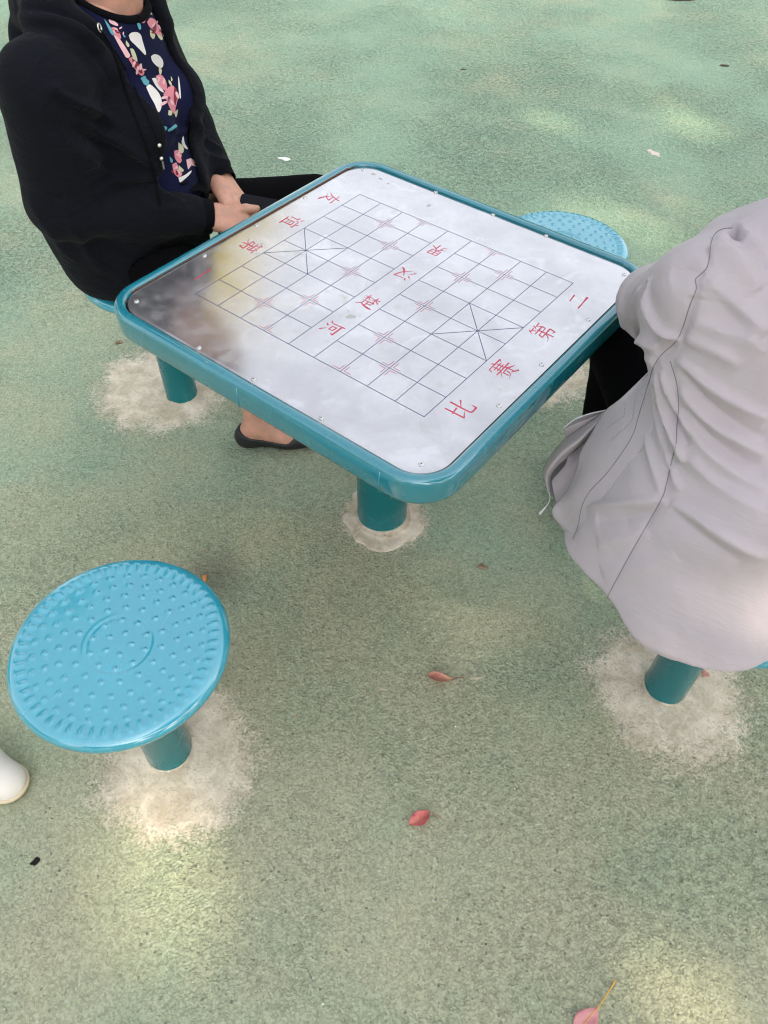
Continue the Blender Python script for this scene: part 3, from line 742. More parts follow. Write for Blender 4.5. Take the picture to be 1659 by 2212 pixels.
GF = unit((-0.79, 0.61, 0)); GL = np.array([-GF[1], GF[0], 0.0])      # facing, her left
Gpel, Gwai, Gche, Gupp, Gnek = [np.array(p) for p in ((.790, .045, .560), (.715, .070, .700), (.650, .115, .855), (.652, .178, .893), (.700, .245, .920))]
Gsl = np.array((.570, .050, .925)); Gel = np.array((.463, .200, .775)); Gwr = np.array((.495, .365, .800))
Gsr = np.array((.760, .310, .915)); Ger = np.array((.660, .480, .750)); Gwr2 = np.array((.600, .360, .745))
Ghead = np.array((.690, .320, 1.055))
# body
v = Vol((.30, -.25, .40), (1.02, .62, 1.10), 0.010)
v.add(v.slab([(Gpel, .165, .115), (Gwai, .125, .095), (Gche, .145, .105), (Gupp, .14, .080), (Gnek, .06, .055)], GL))
for a, b, c_ in ((Gsl, Gel, Gwr), (Gsr, Ger, Gwr2)):
    v.add(v.cone(a, b, .048, .038), .03); v.add(v.cone(b, c_, .037, .026), .02)
bodyV = v.mesh()
hd = head_mesh(Ghead, GF + np.array([0, 0, -0.22]), (0, 0, 1), 0.98)
nk = Vol((.50, .10, .86), (.86, .46, 1.10), 0.006); nk.add(nk.cone(Gnek, Ghead + np.array((.03, -.03, -.03)), .058, .052)); nkm = nk.mesh()
h1 = hand_vol(Gwr, unit((.50, .30, -.15)), (.5, -.4, .4), (-.7, -.5, .2), (.5, .55, .6, .65), .95, 0.003, Gwr - unit(Gwr - Gel) * .06)
h2 = hand_vol(Gwr2, unit((.05, -.10, .35)), (-.3, .7, .2), (-.7, -.4, .3), (.5, .55, .6, .65), .95, 0.003, Gwr2 - unit(Gwr2 - Ger) * .06)
GV, GQ = merge(bodyV, (hd[0], hd[1]), nkm, h1, h2)
mi = [0] * len(bodyV[1]) + hd[2] + [0] * (len(nkm[1]) + len(h1[1]) + len(h2[1]))
gray = mesh_obj('person', GV, GQ, [skin_m, lip_m, eye_m, iris_m], mat_idx=mi)
tag(gray, 'person in a pale grey jacket and black trousers, seen from behind, leaning on the table', 'person')
mesh_obj('hair', *hair_mesh(Ghead, GF + np.array([0, 0, -0.22]), (0, 0, 1), 0.98, 0.0, (-0.12, 0, 0.03)), hair_m, gray)
# trousers and shoes
v = Vol((.22, -.20, .02), (1.0, .62, .70), 0.008)
v.add(v.slab([(Gpel + (0.01, 0, 0.06), .150, .105), (Gpel - (0, 0, .02), .165, .12)], GL))
Gkl = np.array((.400, .322, .560)); Gkr = np.array((.545, .465, .505)); Gal = np.array((.405, .365, .09)); Gar = np.array((.555, .50, .09))
for hp, kn, an in ((Gpel + GL * .085 + (0, 0, -.02), Gkl, Gal), (Gpel - GL * .085 + (0, 0, -.02), Gkr, Gar)):
    v.add(v.cone(hp, kn, .092, .070), .03); v.add(v.cone(kn, an, .064, .043), .015)
v.cut(0.462 - v.P[..., 2] + 9 * (np.hypot(v.P[..., 0] - .822, v.P[..., 1] - .008) > .20))
V_, Q_ = v.mesh(); V_ = smooth(V_, Q_, 2); V_ = V_ + normals(V_, Q_) * (0.0025 * noise3(V_, 26, 5))[:, None]
mesh_obj('trousers', V_, Q_, blk_m, gray)
def shoe(ankle, fdir, m, parent, name='shoe', ln=0.235):
    f = unit((fdir[0], fdir[1], 0)); l = np.array([-f[1], f[0], 0]); a = np.array((ankle[0], ankle[1], 0.0)) - f * .045
    lo = np.min([a - f * .03, a + f * ln], 0) - .06; hi = np.max([a - f * .03, a + f * ln], 0) + .06; lo[2] = -.01; hi[2] = .13
    v = Vol(lo, hi, .005)
    v.add(v.cone(a + (0, 0, .035), a + f * ln * .45 + (0, 0, .034), .034, .036)); v.add(v.cone(a + f * ln * .45 + (0, 0, .034), a + f * ln * .86 + (0, 0, .024), .036, .024, l, .9), .02)
    v.add(v.cone(a + f * .02 + (0, 0, .04), a + f * .03 + (0, 0, .085), .034, .036), .02)
    v.F = Vol.smax(v.F, -(v.P[..., 2] - .003), .004)
    V_, Q_ = v.mesh(); return mesh_obj(name, smooth(V_, Q_, 1), Q_, m, parent)
shoe(Gal, GF, dkshoe_m, gray); shoe(Gar, GF, dkshoe_m, gray)

# jacket body
v = Vol((.36, -.34, .375), (1.10, .56, 1.15), JRES * .7)
v.add(v.slab([(Gpel + (0.005, -.005, .05), .190, .150), (Gwai, .152, .118), (Gche, .168, .130), (Gupp, .155, .098), (Gnek, .075, .07)], GL))
v.add(v.cone(Gsl + GL * .005, Gel, .060, .062), .05); v.add(v.cone(Gel, Gwr, .060, .046), .02)
v.add(v.cone(Gsr, Ger, .064, .058), .05); v.add(v.cone(Ger, Gwr2, .058, .043), .03)
v.add(v.cone(Gnek + (-.0, .02, .005), Gsl + (.01, .01, .006), .05, .046), .05)
v.add(v.cone(Gnek + (0, .0, .005), Gsr + (0, 0, .012), .05, .05), .05)
# hood lying behind the neck
v.add(v.ell(Gnek + (.045, -.045, .000), (.085, .085, .045)), .025)
v.add(v.cone((.592, .255, .925), (.70, .30, .955), .046, .055), .012); v.add(v.cone(Gnek + GL * .075 + (0.01, 0, .02), Gnek - GL * .075 + (.01, 0, .02), .045, .045), .03)
# skirt from waist to hem
cx, cy = .785, .035
z = v.P[..., 2]; dx = v.P[..., 0] - cx; dy = v.P[..., 1] - cy
ff = dx * GF[0] + dy * GF[1]; ll = dx * GL[0] + dy * GL[1]; th_ = np.arctan2(ll, ff)
t = np.clip((.70 - z) / .28, 0, 1)
wl = .150 + (.262 - .150) * t ** 0.85; wf = np.where(ff > 0, .13 + (.27 - .13) * t, .125 + (.252 - .125) * t ** 0.8)
cxs = (1 - t) * (Gwai[0] - cx); cys = (1 - t) * (Gwai[1] - cy)
f2 = (dx - cxs) * GF[0] + (dy - cys) * GF[1]; l2 = (dx - cxs) * GL[0] + (dy - cys) * GL[1]
wav = 1 + t * (.18 * np.exp(-((th_ - 1.05) / .42) ** 2) + 0.022 * np.sin(th_ * 5 + .6) + 0.02 * np.sin(th_ * 9 + 2))
k0 = np.sqrt((f2 / wf) ** 2 + (l2 / wl) ** 2) / wav
sk = (k0 - 1) * .2
hem = .441 + .012 * np.cos(th_ - 1.2) + .020 * np.exp(-((np.abs(th_) - 3.14) / .50) ** 2) - .034 * np.exp(-((th_ - 2.05) / .50) ** 2) - .022 * np.exp(-((th_ - 2.2) / .28) ** 2) + .012 * np.sin(th_ * 4)
sk = Vol.smax(sk, hem - z, .008); sk = Vol.smax(sk, z - .72, .03)
v.add(sk, .03)
# front stays open: cut a wedge over the thighs
wedge = np.maximum(np.maximum(np.abs(l2 - .0) - (.085 + .10 * t), .065 - f2), z - .70)
v.cut(wedge, .01)
JV, JQ = v.mesh(); JV = smooth(JV, JQ, 3)
tree = bvh(JV, JQ)
GFOLDS = [
 # back: long drags towards the waist
 ([(1462, 775), (1530, 830), (1600, 875), (1659, 905)], .006, .012, .007), ([(1470, 800), (1530, 870), (1600, 920), (1659, 950)], -.005, .010, .010),
 ([(1470, 840), (1520, 900), (1590, 950), (1655, 985)], .006, .013, .007), ([(1480, 880), (1530, 940), (1600, 990), (1655, 1020)], -.005, .011, .011),
 ([(1480, 910), (1530, 975), (1600, 1030), (1655, 1060)], .005, .012, .008), ([(1490, 990), (1560, 1055), (1650, 1110)], .005, .016, .010),
 ([(1450, 1085), (1520, 1130), (1600, 1180), (1655, 1205)], .006, .016, .009), ([(1450, 1100), (1520, 1160), (1600, 1215)], -.004, .014, .014),
 ([(1500, 690), (1560, 715), (1600, 725), (1655, 760)], .004, .014, .008), ([(1480, 730), (1540, 755), (1600, 790)], .004, .013, .008),
 # side panel: gathers running down to the flap
 ([(1418, 800), (1432, 880), (1462, 960), (1480, 1000)], .006, .010, .006), ([(1412, 810), (1420, 900), (1440, 990), (1470, 1060)], .006, .010, .006),
 ([(1428, 800), (1455, 870), (1490, 930)], .005, .010, .006), ([(1416, 830), (1428, 940), (1450, 1040)], -.005, .008, .008), ([(1440, 850), (1465, 920), (1488, 960)], -.005, .007, .007),
 ([(1395, 870), (1400, 960), (1430, 1070)], .004, .010, .010),
 ([(1440, 1082), (1400, 1082), (1330, 1088), (1260, 1098)], .006, .010, .014), ([(1435, 1090), (1380, 1115), (1290, 1125)], -.004, .014, .014),
 ([(1290, 1175), (1330, 1165), (1400, 1150)], .003, .016, .016), ([(1300, 1235), (1380, 1225), (1460, 1200)], .003, .02, .02),
 # sleeve
 ([(1405, 600), (1400, 650), (1425, 710), (1470, 740)], .008, .012, .006), ([(1402, 610), (1392, 670), (1420, 735)], -.007, .009, .009),
 ([(1385, 620), (1372, 670), (1390, 730), (1420, 755)], .006, .010, .008), ([(1372, 625), (1360, 680), (1370, 730)], -.004, .010, .010),
 ([(1365, 600), (1345, 650), (1350, 720)], .004, .012, .012), ([(1335, 690), (1370, 720), (1420, 745)], .003, .014, .012),
 ([(1522, 590), (1480, 585), (1450, 600)], -.004, .016, .02), ([(1527, 610), (1560, 640), (1620, 690), (1655, 720)], .006, .018, .014),
 ([(1530, 620), (1570, 665), (1620, 720)], -.006, .020, .016), ([(1530, 545), (1560, 540), (1590, 560), (1640, 625)], .008, .016, .016), ([(1545, 520), (1570, 515), (1590, 520), (1655, 570)], .005, .012, .018),
 ([(1583, 495), (1588, 510), (1600, 520)], -.012, .006, .006), ([(1370, 770), (1400, 775), (1415, 785)], .004, .012, .012),
]
SEAMS = [[(1583, 492), (1560, 495), (1545, 505), (1536, 525), (1533, 555), (1526, 580), (1510, 595), (1502, 605), (1504, 625), (1490, 660), (1465, 730), (1430, 765), (1412, 790)],
 [(1412, 792), (1402, 830), (1385, 885), (1368, 940), (1340, 985), (1310, 1025), (1275, 1062), (1258, 1095), (1250, 1135), (1238, 1165)],
 [(1448, 780), (1462, 830), (1466, 880), (1462, 920), (1460, 960), (1450, 1000), (1436, 1060), (1428, 1080), (1400, 1130), (1360, 1200), (1325, 1265), (1303, 1308)]]

GFOLDS = [(p_, a_ * 1.95, w1_ * .92, w2_ * .92) for p_, a_, w1_, w2_ in GFOLDS]
JV = folds(JV, JQ, tree, GFOLDS + [(s_, -.0032, .0045, .0045) for s_ in SEAMS] + [([(1502, 640), (1486, 690), (1462, 738), (1425, 775)], -.010, .012, .018), ([(1515, 650), (1500, 700), (1478, 745)], .006, .012, .012)] + [([(1585, 490), (1589, 512), (1605, 528), (1659, 575)], -.014, .010, .008), ([(1595, 478), (1605, 505), (1630, 520), (1659, 545)], .010, .018, .018)])
JV = JV + normals(JV, JQ) * (0.0014 * noise3(JV, 30, 9) + .0006 * noise3(JV, 90, 10))[:, None]
jacket = mesh_obj('jacket', JV, JQ, grey_m, gray)
tree = bvh(JV, JQ)
def seam(pts, r=0.0007, n=90, name='seam', m=None, parent=None, lift=0.0002):
    C = on_surface(tree, pts, n, lift)
    if len(C) < 4: return None
    return mesh_obj(name, *tube(C, r, 6), m or seam_m, parent or jacket)
seam(SEAMS[0]); seam(SEAMS[2])

# front flap of the open jacket, hanging folded over the thigh
def sheet(name, rows, m, parent, nu=40, nv=14, thick=0.0022):
    G_ = []
    for r in rows:
        W_ = []
        for x, y, z in r:
            d = ray(x, y); hit = tree.ray_cast(CAM, d)[0] if z < 0 else None
            W_.append(np.array(hit + d * 0.004) if hit is not None else np.array(CAM + d * ((abs(z) - CAM.z) / d.z)))
        G_.append(catmull(W_, nu))
    G_ = np.stack(G_); out = np.stack([catmull(G_[:, i], nv) for i in range(nu)], 1)
    V_ = out.reshape(-1, 3); I_ = np.arange(len(V_)).reshape(out.shape[:2])
    F_ = np.stack([I_[:-1, :-1], I_[1:, :-1], I_[1:, 1:], I_[:-1, 1:]], -1).reshape(-1, 4)
    SH[name] = (V_, F_)
    o = mesh_obj(name, V_, F_, m, parent)
    md = o.modifiers.new('thickness', 'SOLIDIFY'); md.thickness = thick; md.offset = 0
    return o
SH = {}
sheet('front_panel', [[(1408, 797, .735), (1345, 858, .668), (1306, 890, .616), (1276, 940, .582), (1254, 978, .556), (1245, 1018, .528), (1224, 1064, .492), (1193, 1103, .457), (1216, 1143, -.440)],
 [(1411, 799, .740), (1372, 855, .694), (1345, 893, .658), (1320, 942, .626), (1297, 985, .594), (1272, 1025, .559), (1244, 1066, .520), (1222, 1118, .468), (1246, 1165, -.445)],
 [(1422, 801, -.745), (1430, 852, -.715), (1422, 895, -.69), (1402, 945, -.66), (1368, 995, -.62), (1333, 1040, -.58), (1298, 1080, -.545), (1275, 1140, -.48), (1285, 1200, -.45)]], grey_m, jacket, 60, 24)
sheet('front_placket', [[(1306, 888, .588), (1286, 905, .575), (1254, 926, .55), (1222, 948, .52), (1195, 978, .49), (1177, 1010, .465), (1176, 1030, .45), (1184, 1062, .435)],
 [(1302, 905, .592), (1283, 920, .582), (1252, 950, .56), (1222, 970, .535), (1198, 995, .508), (1183, 1018, .482), (1180, 1036, .46), (1185, 1063, .437)],
 [(1280, 935, .56), (1270, 945, .55), (1245, 968, .53), (1222, 990, .505), (1202, 1008, .485), (1190, 1025, .465), (1186, 1040, .45), (1187, 1063, .433)]], grey_m, jacket)
sheet('front_facing', [[(1310, 886, .586), (1270, 896, .580), (1240, 908, .565), (1219, 924, .545)], [(1308, 889, .580), (1272, 906, .566), (1243, 917, .552), (1218, 927, .538)]], lining_m, jacket, 24, 6)
sheet('turned_corner', [[(1308, 889, .582), (1272, 904, .572), (1243, 915, .557), (1218, 926, .54)], [(1308, 893, .574), (1272, 915, .558), (1243, 930, .54), (1220, 938, .523)], [(1300, 898, .56), (1272, 920, .545), (1246, 938, .528), (1222, 949, .512)]], grey_m, jacket, 24, 10)
sheet('inner_fold', [[(1226, 986, .500), (1222, 1003, .488), (1206, 1022, .468), (1193, 1038, .452), (1195, 1058, .442), (1200, 1075, .434)],
 [(1242, 975, .508), (1236, 1002, .497), (1222, 1025, .476), (1210, 1044, .458), (1206, 1062, .444), (1202, 1084, .436)],
 [(1264, 955, .530), (1256, 980, .52), (1248, 1012, .498), (1238, 1042, .474), (1218, 1070, .45), (1203, 1094, .436)]], grey_m, jacket, 40, 12)
sheet('dark_lining', [[(1282, 930, .535), (1240, 962, .50), (1200, 1002, .462), (1184, 1055, .425)], [(1300, 945, .50), (1262, 990, .46), (1230, 1035, .43), (1200, 1085, .405)]], lining_m, jacket, 24, 8)
zip_pts = []
for x, y, z in ((1312, 885.5, .587), (1270, 895, .582), (1240, 907, .567), (1218, 924, .546)):
    d = ray(x, y); zip_pts.append(np.array(CAM + d * ((z - CAM.z) / d.z)))
mesh_obj('zip_teeth', *tube(catmull(zip_pts, 60), 0.0012 + 0.0005 * (np.arange(60) % 2), 6), white_m, jacket)
tp = []
for x, y, z in ((1184, 1058, .438), (1187, 1068, .430), (1188, 1078, .42), (1184, 1088, .408), (1178, 1096, .398), (1170, 1105, .39), (1165, 1110, .386)):
    d = ray(x, y); tp.append(np.array(CAM + d * ((z - CAM.z) / d.z)))
mesh_obj('drawcord', *tube(catmull(tp, 40), np.interp(np.arange(40), [0, 20, 21, 26, 27, 39], [.0009, .0009, .0014, .0014, .0022, .0030]), 8), white_m, jacket)

tree = bvh(*merge((JV, JQ), SH['front_panel'])); seam(SEAMS[1], parent=jacket, lift=.0014)
holes = MB()
for arc in ("985,568 978,608 975,650 968,690 950,700 895,742 860,765 800,808", "1200,375 1180,392 1140,420 1105,452 1085,480 1078,523 1070,570 1063,630 1055,680 1045,720 1025,747 1005,770 960,815 915,850 875,885 840,915", "1205,470 1185,490 1165,525 1160,570 1150,595"):
    A_ = catmull([(1124.6 + .23148 * float(q.split(',')[0]), 740.6 + .23148 * float(q.split(',')[1])) for q in arc.split()], 200)
    L_ = np.concatenate([[0], np.cumsum(np.linalg.norm(np.diff(A_, axis=0), axis=1))])
    for dd in np.arange(0, L_[-1], 5.6):
        d = ray(np.interp(dd, L_, A_[:, 0]), np.interp(dd, L_, A_[:, 1])); h = tree.ray_cast(CAM, d)
        if h[0] is None: continue
        n_ = h[1] if h[1].dot(d) < 0 else -h[1]; a = n_.orthogonal().normalized(); b = n_.cross(a); c = h[0] + n_ * .0016
        holes.add([c + (a * math.cos(t) + b * math.sin(t)) * .0009 for t in np.linspace(0, 2 * PI, 9)[:-1]], [tuple(range(8))], 0)
tag(holes.build('perforation', [hole_d], jacket, smooth=False), kind='stuff')
# ------------------------------------------------------------------ person in black hooded jacket
coal_m = cloth('black_jersey', (0.0060, 0.0070, 0.0105), 0.9, 700, 0.03, 0.2, 0.25); coal_m.node_tree.nodes['Principled BSDF'].inputs['Specular IOR Level'].default_value = 0.08
_k = NT(coal_m); _P = _k.coord('Object')
_rd = _k.math('POWER', _k.math('SUBTRACT', 1.0, _k.math('ABSOLUTE', _k.math('MULTIPLY', _k.math('SUBTRACT', _k.noise(_k.coord('Object', (7, 7, 16)), 1.0, 3, 0.55, 1.4), 0.5), 3.2))), 3.0)
_k.out(_k.bump(_k.math('ADD', _k.math('MULTIPLY', _rd, 0.9), _k.math('ADD', _k.math('MULTIPLY', _k.noise(_P, 22, 4, .6, .6), 1.2), _k.math('MULTIPLY', _k.noise(_P, 600, 2), 0.12))), 0.42, 0.006), 'Normal')
navy_m = cloth('navy_print_shirt', (0.0055, 0.0075, 0.034), 0.85, 900, 0.02, 0.12, 0.1); navy_m.node_tree.nodes['Principled BSDF'].inputs['Specular IOR Level'].default_value = 0.12
rib_m = cloth('black_rib', (0.0040, 0.0042, 0.0056), 0.95, 300, 0.01, 0.3, 0.2); rib_m.node_tree.nodes['Principled BSDF'].inputs['Specular IOR Level'].default_value = 0.08
p_white = cloth('print_white', (0.72, 0.68, 0.66), 0.75, 900, 0.1, 0.1, 0.05); p_pink = cloth('print_pink', (0.66, 0.23, 0.28), 0.75, 90, 0.1, 0.1, 0.30)
p_red = cloth('print_wine', (0.20, 0.012, 0.035), 0.75, 120, 0.1, 0.1, 0.3); p_leaf = cloth('print_cream_leaf', (0.55, 0.54, 0.36), 0.75, 200, 0.1, 0.1, 0.2)
p_cyan = cloth('print_turquoise', (0.10, 0.36, 0.44), 0.75, 120, 0.1, 0.1, 0.3); p_rose = cloth('print_pale_pink', (0.76, 0.46, 0.49), 0.75, 150, 0.1, 0.1, 0.12)
metal_m = mat('pale_metal', (0.75, 0.72, 0.65), 0.3, 0.9)
A3 = np.array; TF = unit((.92, .39, 0)); LAT = A3([-TF[1], TF[0], 0.0]); TB = A3((-.752, -.012, 0))
def W(f, l, z): return TB + TF * f + LAT * l + A3((0, 0, z))
Wpel, Wwai, Wche, Wupp, Wnek = A3((-.800, 0, .560)), W(.020, 0, .700), W(.010, 0, .875), W(.018, 0, .985), W(.034, .006, 1.045)
Wsr, Wer, Wwr = W(-.012, -.215, .980), A3((-.718, -.232, .742)), A3((-.560, .030, .650))
Wsl, Wel, Wwl = W(0, .160, .985), A3((-.768, .182, .758)), A3((-.635, .150, .668))
Whd = W(.090, .012, 1.215); WF = A3((1.0, .30, -.45))
RKn, RAn = A3((-.415, -.030, .500)), A3((-.445, -.008, .085)); LKn, LAn = A3((-.528, .378, .556)), A3((-.455, .47, .09))
FD = unit((.77, .62, 0))
v = Vol((-1.02, -.32, .10), (-.33, .56, 1.10), 0.011)
for hp_, kn_, an_ in ((Wpel + A3((.03, -.06, .0)), RKn, RAn), (Wpel + A3((.03, .06, .0)), LKn, LAn)):
    v.add(v.cone(hp_, kn_, .048, .044), .02); v.add(v.cone(kn_, an_ + (0, 0, .03), .044, .033), .012)
v.add(v.slab([(Wpel + (.01, 0, 0), .12, .085), (Wwai, .125, .11), (Wche, .145, .105), (Wupp, .14, .075), (Wnek, .058, .052)], LAT))
for a, b, c_ in ((Wsr, Wer, Wwr), (Wsl, Wel, Wwl)):
    v.add(v.cone(a, b, .046, .037), .03); v.add(v.cone(b, c_, .036, .025), .02)
bodyV = v.mesh(); bodyV = (smooth(*bodyV, 1), bodyV[1])
hd = head_mesh(Whd, WF, (0, 0, 1), 0.98)
nk = Vol((-.82, -.11, .98), (-.55, .11, 1.17), 0.005); nk.add(nk.cone(Wnek + A3((-.005, 0, -.02)), Whd + A3((-.03, 0, -.05)), .057, .052)); nkm = nk.mesh()
hr = hand_vol(Wwr, (.80, .58, -.14), (-.15, -.45, .9), (.3, .6, .2), (.42, .5, .55, .6), 1.0, 0.0022, Wwr - unit(Wwr - Wer) * .06, thumb_dir=(.85, .55, .25))
hl = hand_vol(Wwl, (.93, -.30, -.16), (.35, .45, .8), (-.2, -.9, .1), (.40, .48, .52, .55), 1.0, 0.0022, Wwl - unit(Wwl - Wel) * .06, thumb_dir=(.80, -.55, -.02))
def foot_vol(an, fd, h=0.004, grow=0.0, with_leg=True):
    f = unit((fd[0], fd[1], 0)); l = A3([-f[1], f[0], 0]); a = A3([an[0], an[1], 0.0])
    hl_ = a - f * .035
    lo = np.min([a - f * .08, a + f * .22], 0) - .06; hi = np.max([a - f * .08, a + f * .22], 0) + .06; lo[2] = -.005; hi[2] = .20
    v = Vol(lo, hi, h)
    v.add(v.cone(hl_ + (0, 0, .032), a + (0, 0, .085), .028 + grow, .036 + grow), .01)
    v.add(v.cone(hl_ + (0, 0, .030), a + f * .07 + (0, 0, .030), .028 + grow, .031 + grow), .02)
    v.add(v.cone(a + (0, 0, .075), a + f * .10 + (0, 0, .035), .032 + grow, .030 + grow, l, .8), .03)
    v.add(v.cone(a + f * .08 + (0, 0, .026), a + f * .165 + (0, 0, .019), .034 + grow, .022 + grow, l, .75), .02)
    if with_leg: v.add(v.cone(a + (0, 0, .08), a + (-.005, 0, .19), .034, .038), .015)
    v.F = Vol.smax(v.F, .004 - v.P[..., 2], .006); return v, a, f, l
fv, *_ = foot_vol(RAn, FD); f1m = fv.mesh(); fv, *_ = foot_vol(LAn, (.9, .35, 0)); f2m = fv.mesh()
GV, GQ = merge(bodyV, (hd[0], hd[1]), nkm, hr, hl, f1m, f2m)
mi = [0] * len(bodyV[1]) + hd[2] + [0] * (len(nkm[1]) + len(hr[1]) + len(hl[1]) + len(f1m[1]) + len(f2m[1]))
woman = mesh_obj('person', GV, GQ, [skin_m, lip_m, eye_m, iris_m], mat_idx=mi)
tag(woman, 'seated person in a black jacket over a flowered navy shirt, hands in lap', 'person')
mesh_obj('hair', *hair_mesh(Whd, WF, (0, 0, 1), 0.98, .10, None, .036), hair_m, woman)
for an, fd in ((RAn, FD), (LAn, (.9, .35, 0))):
    sv, a, f, l = foot_vol(an, fd, .004, .0045, False); q = sv.P - a.astype(np.float32); fx = q @ f.astype(np.float32); z = q[..., 2]
    top = np.interp(fx, [-.08, -.05, -.02, .03, .085, .115, .2], [.066, .064, .052, .040, .036, .06, .06])
    side = np.abs(q @ l.astype(np.float32))
    sv.F = Vol.smax(sv.F, z - top, .004); V_, Q_ = sv.mesh()
    mesh_obj('flat_shoe', smooth(V_, Q_, 1), Q_, dkshoe_m, woman)
# leggings
v = Vol((-1.02, -.26, .06), (-.33, .60, .74), 0.008)
v.add(v.slab([(Wpel + (.01, 0, .08), .155, .125), (Wpel - (0, 0, .01), .168, .125)], LAT))
for hp, kn, an in ((Wpel + A3((.05, -.085, -.015)), RKn, RAn), (Wpel + A3((.05, .085, -.012)), LKn, LAn)):
    v.add(v.cone(hp, kn, .094, .068), .03); v.add(v.cone(kn, an + (0, 0, .05), .060, .042), .012)
v.cut(0.450 - v.P[..., 2] + 9 * (np.hypot(v.P[..., 0] + .785, v.P[..., 1] + .005) > .195))
v.F = Vol.smax(v.F, .185 - v.P[..., 2], .004)
V_, Q_ = v.mesh(); V_ = smooth(V_, Q_, 2); V_ = V_ + normals(V_, Q_) * (.002 * noise3(V_, 26, 6))[:, None]
mesh_obj('leggings', V_, Q_, blk_m, woman)
# shirt
TS = [(Wpel + (.02, 0, .02), .165, .130), (Wwai, .142, .128), (Wche, .150, .106), (Wupp, .152, .088), (Wnek + (0, 0, -.005), .075, .070)]
v = Vol((-1.0, -.24, .52), (-.48, .24, 1.10), 0.006)
v.add(v.slab(TS, LAT)); v.add(v.ell(W(.098, -.070, .865), (.055, .06, .06)), .05); v.add(v.ell(W(.098, .070, .865), (.055, .06, .06)), .05)
for a, b in ((Wsr, Wer), (Wsl, Wel)): v.add(v.cone(a, a + (b - a) * .5, .058, .052), .04)
neckc = Wnek + TF * .012 + A3((0, 0, .040)); v.cut(v.ell(neckc, (.074, .070, .056)), .006); v.F = Vol.smax(v.F, .575 - v.P[..., 2], .01)
SV, SQ = v.mesh(); SV = smooth(SV, SQ, 2); tree = bvh(SV, SQ)
SV = folds(SV, SQ, tree, [([(365, 275), (385, 285), (405, 280)], .010, .010, .006), ([(370, 295), (390, 303), (405, 298)], .008, .008, .008), ([(362, 284), (385, 296), (402, 290)], -.007, .006, .006), ([(350, 200), (370, 240), (385, 262)], .003, .014, .014)])
SV = SV + normals(SV, SQ) * (.0015 * noise3(SV, 24, 12))[:, None]
tree = bvh(SV, SQ)
sb = MB(); sb.add(SV, SQ, 0)
def decal(pts, m, lift, off=(164.6, 0), k=.19841):
    C = catmull(list(pts) + [pts[0]], len(pts) * 3)[:-1]; ctr = C.mean(0); rings = []
    for s_ in (1, .72, .42): rings.append(ctr + (C - ctr) * s_)
    allp = np.vstack(rings + [ctr[None]]); out = []
    for x, y in allp:
        d = ray(off[0] + k * x, off[1] + k * y); h = tree.ray_cast(CAM, d)
        if h[0] is None: out.append(None)
        else:
            nn = h[1] if h[1].dot(d) < 0 else -h[1]
            out.append(tuple(h[0] + nn * lift))
    n = len(C); F_ = []
    for r in (0, 1):
        for i in range(n): F_.append((r * n + i, r * n + (i + 1) % n, (r + 1) * n + (i + 1) % n, (r + 1) * n + i))
    for i in range(n): F_.append((2 * n + i, 2 * n + (i + 1) % n, 3 * n))
    good = [f_ for f_ in F_ if all(out[i] is not None for i in f_) and max((Vector(out[f_[0]]) - Vector(out[i])).length for i in f_) < .06]
    used = sorted({i for f_ in good for i in f_}); mp = {i: a for a, i in enumerate(used)}
    if good: sb.add([out[i] for i in used], [tuple(mp[i] for i in f_) for f_ in good], m)
WHITE = "570,385 600,355 660,350 700,380 715,430 735,500 755,570 748,598 700,550 640,490 590,440|810,615 845,590 900,605 940,660 942,720 915,740 870,715 825,665|760,950 800,920 870,980 915,1050 930,1130 915,1200 890,1220 850,1130 800,1040|820,855 860,850 900,900 940,980 950,1010 905,985 860,930|590,0 640,20 680,80 690,160 665,240 640,180 615,90|1108,830 1122,880 1138,1050 1125,1065 1112,960|1145,1540 1165,1480 1180,1560 1215,1620 1190,1620 1155,1580|1110,1935 1180,1905 1250,1855 1240,1890 1190,1940 1130,1985"
ROSE = "405,385 450,400 510,480 560,560 585,610 545,630 500,560 450,470|355,195 445,255 448,285 390,265 358,240|1195,1740 1250,1725 1300,1770 1330,1800 1300,1815 1240,1800 1215,1845"
PINK = "380,300 420,300 460,340 485,400 475,425 430,390 400,370|680,85 735,95 750,170 745,240 710,250 685,190|735,0 770,40 805,110 790,120 750,60|765,240 800,195 850,215 890,280 920,360 930,400 890,390 840,340 790,290|860,830 910,810 960,860 985,940 970,990 920,960 880,900|1000,950 1055,935 1080,1010 1100,1080 1075,1180 1070,1240 1030,1210 980,1100 945,1030|1060,1640 1110,1635 1145,1690 1140,1760 1110,1775 1070,1720|1040,1790 1085,1770 1110,1830 1150,1890 1110,1930 1060,1880|565,640 610,620 660,680 720,740 735,800 700,825 650,770 600,700"
WINE = "830,250 865,270 860,340 835,340 820,300|600,640 640,660 690,720 715,800 660,770 615,700|1062,950 1085,970 1095,1040 1070,1150 1055,1060|425,325 440,335 432,355 420,345|1275,1775 1300,1790 1290,1805|1080,1850 1110,1880 1095,1910 1075,1885"
LEAF = "540,440 575,490 560,515 535,480|580,530 620,540 660,650 640,680 600,600|795,320 850,370 835,425 800,390|870,370 930,400 925,440 890,410|760,100 800,130 820,160 790,150|890,720 925,760 915,810 895,790|1000,870 1030,900 1035,940 1005,910|1025,830 1045,870 1030,885|1000,1200 1035,1215 1030,1255 995,1250|1060,1230 1100,1190 1080,1280|1110,1800 1165,1850 1150,1870 1115,1850|1105,1545 1150,1580 1165,1630 1150,1670 1110,1640|930,340 960,380 955,410 935,380"
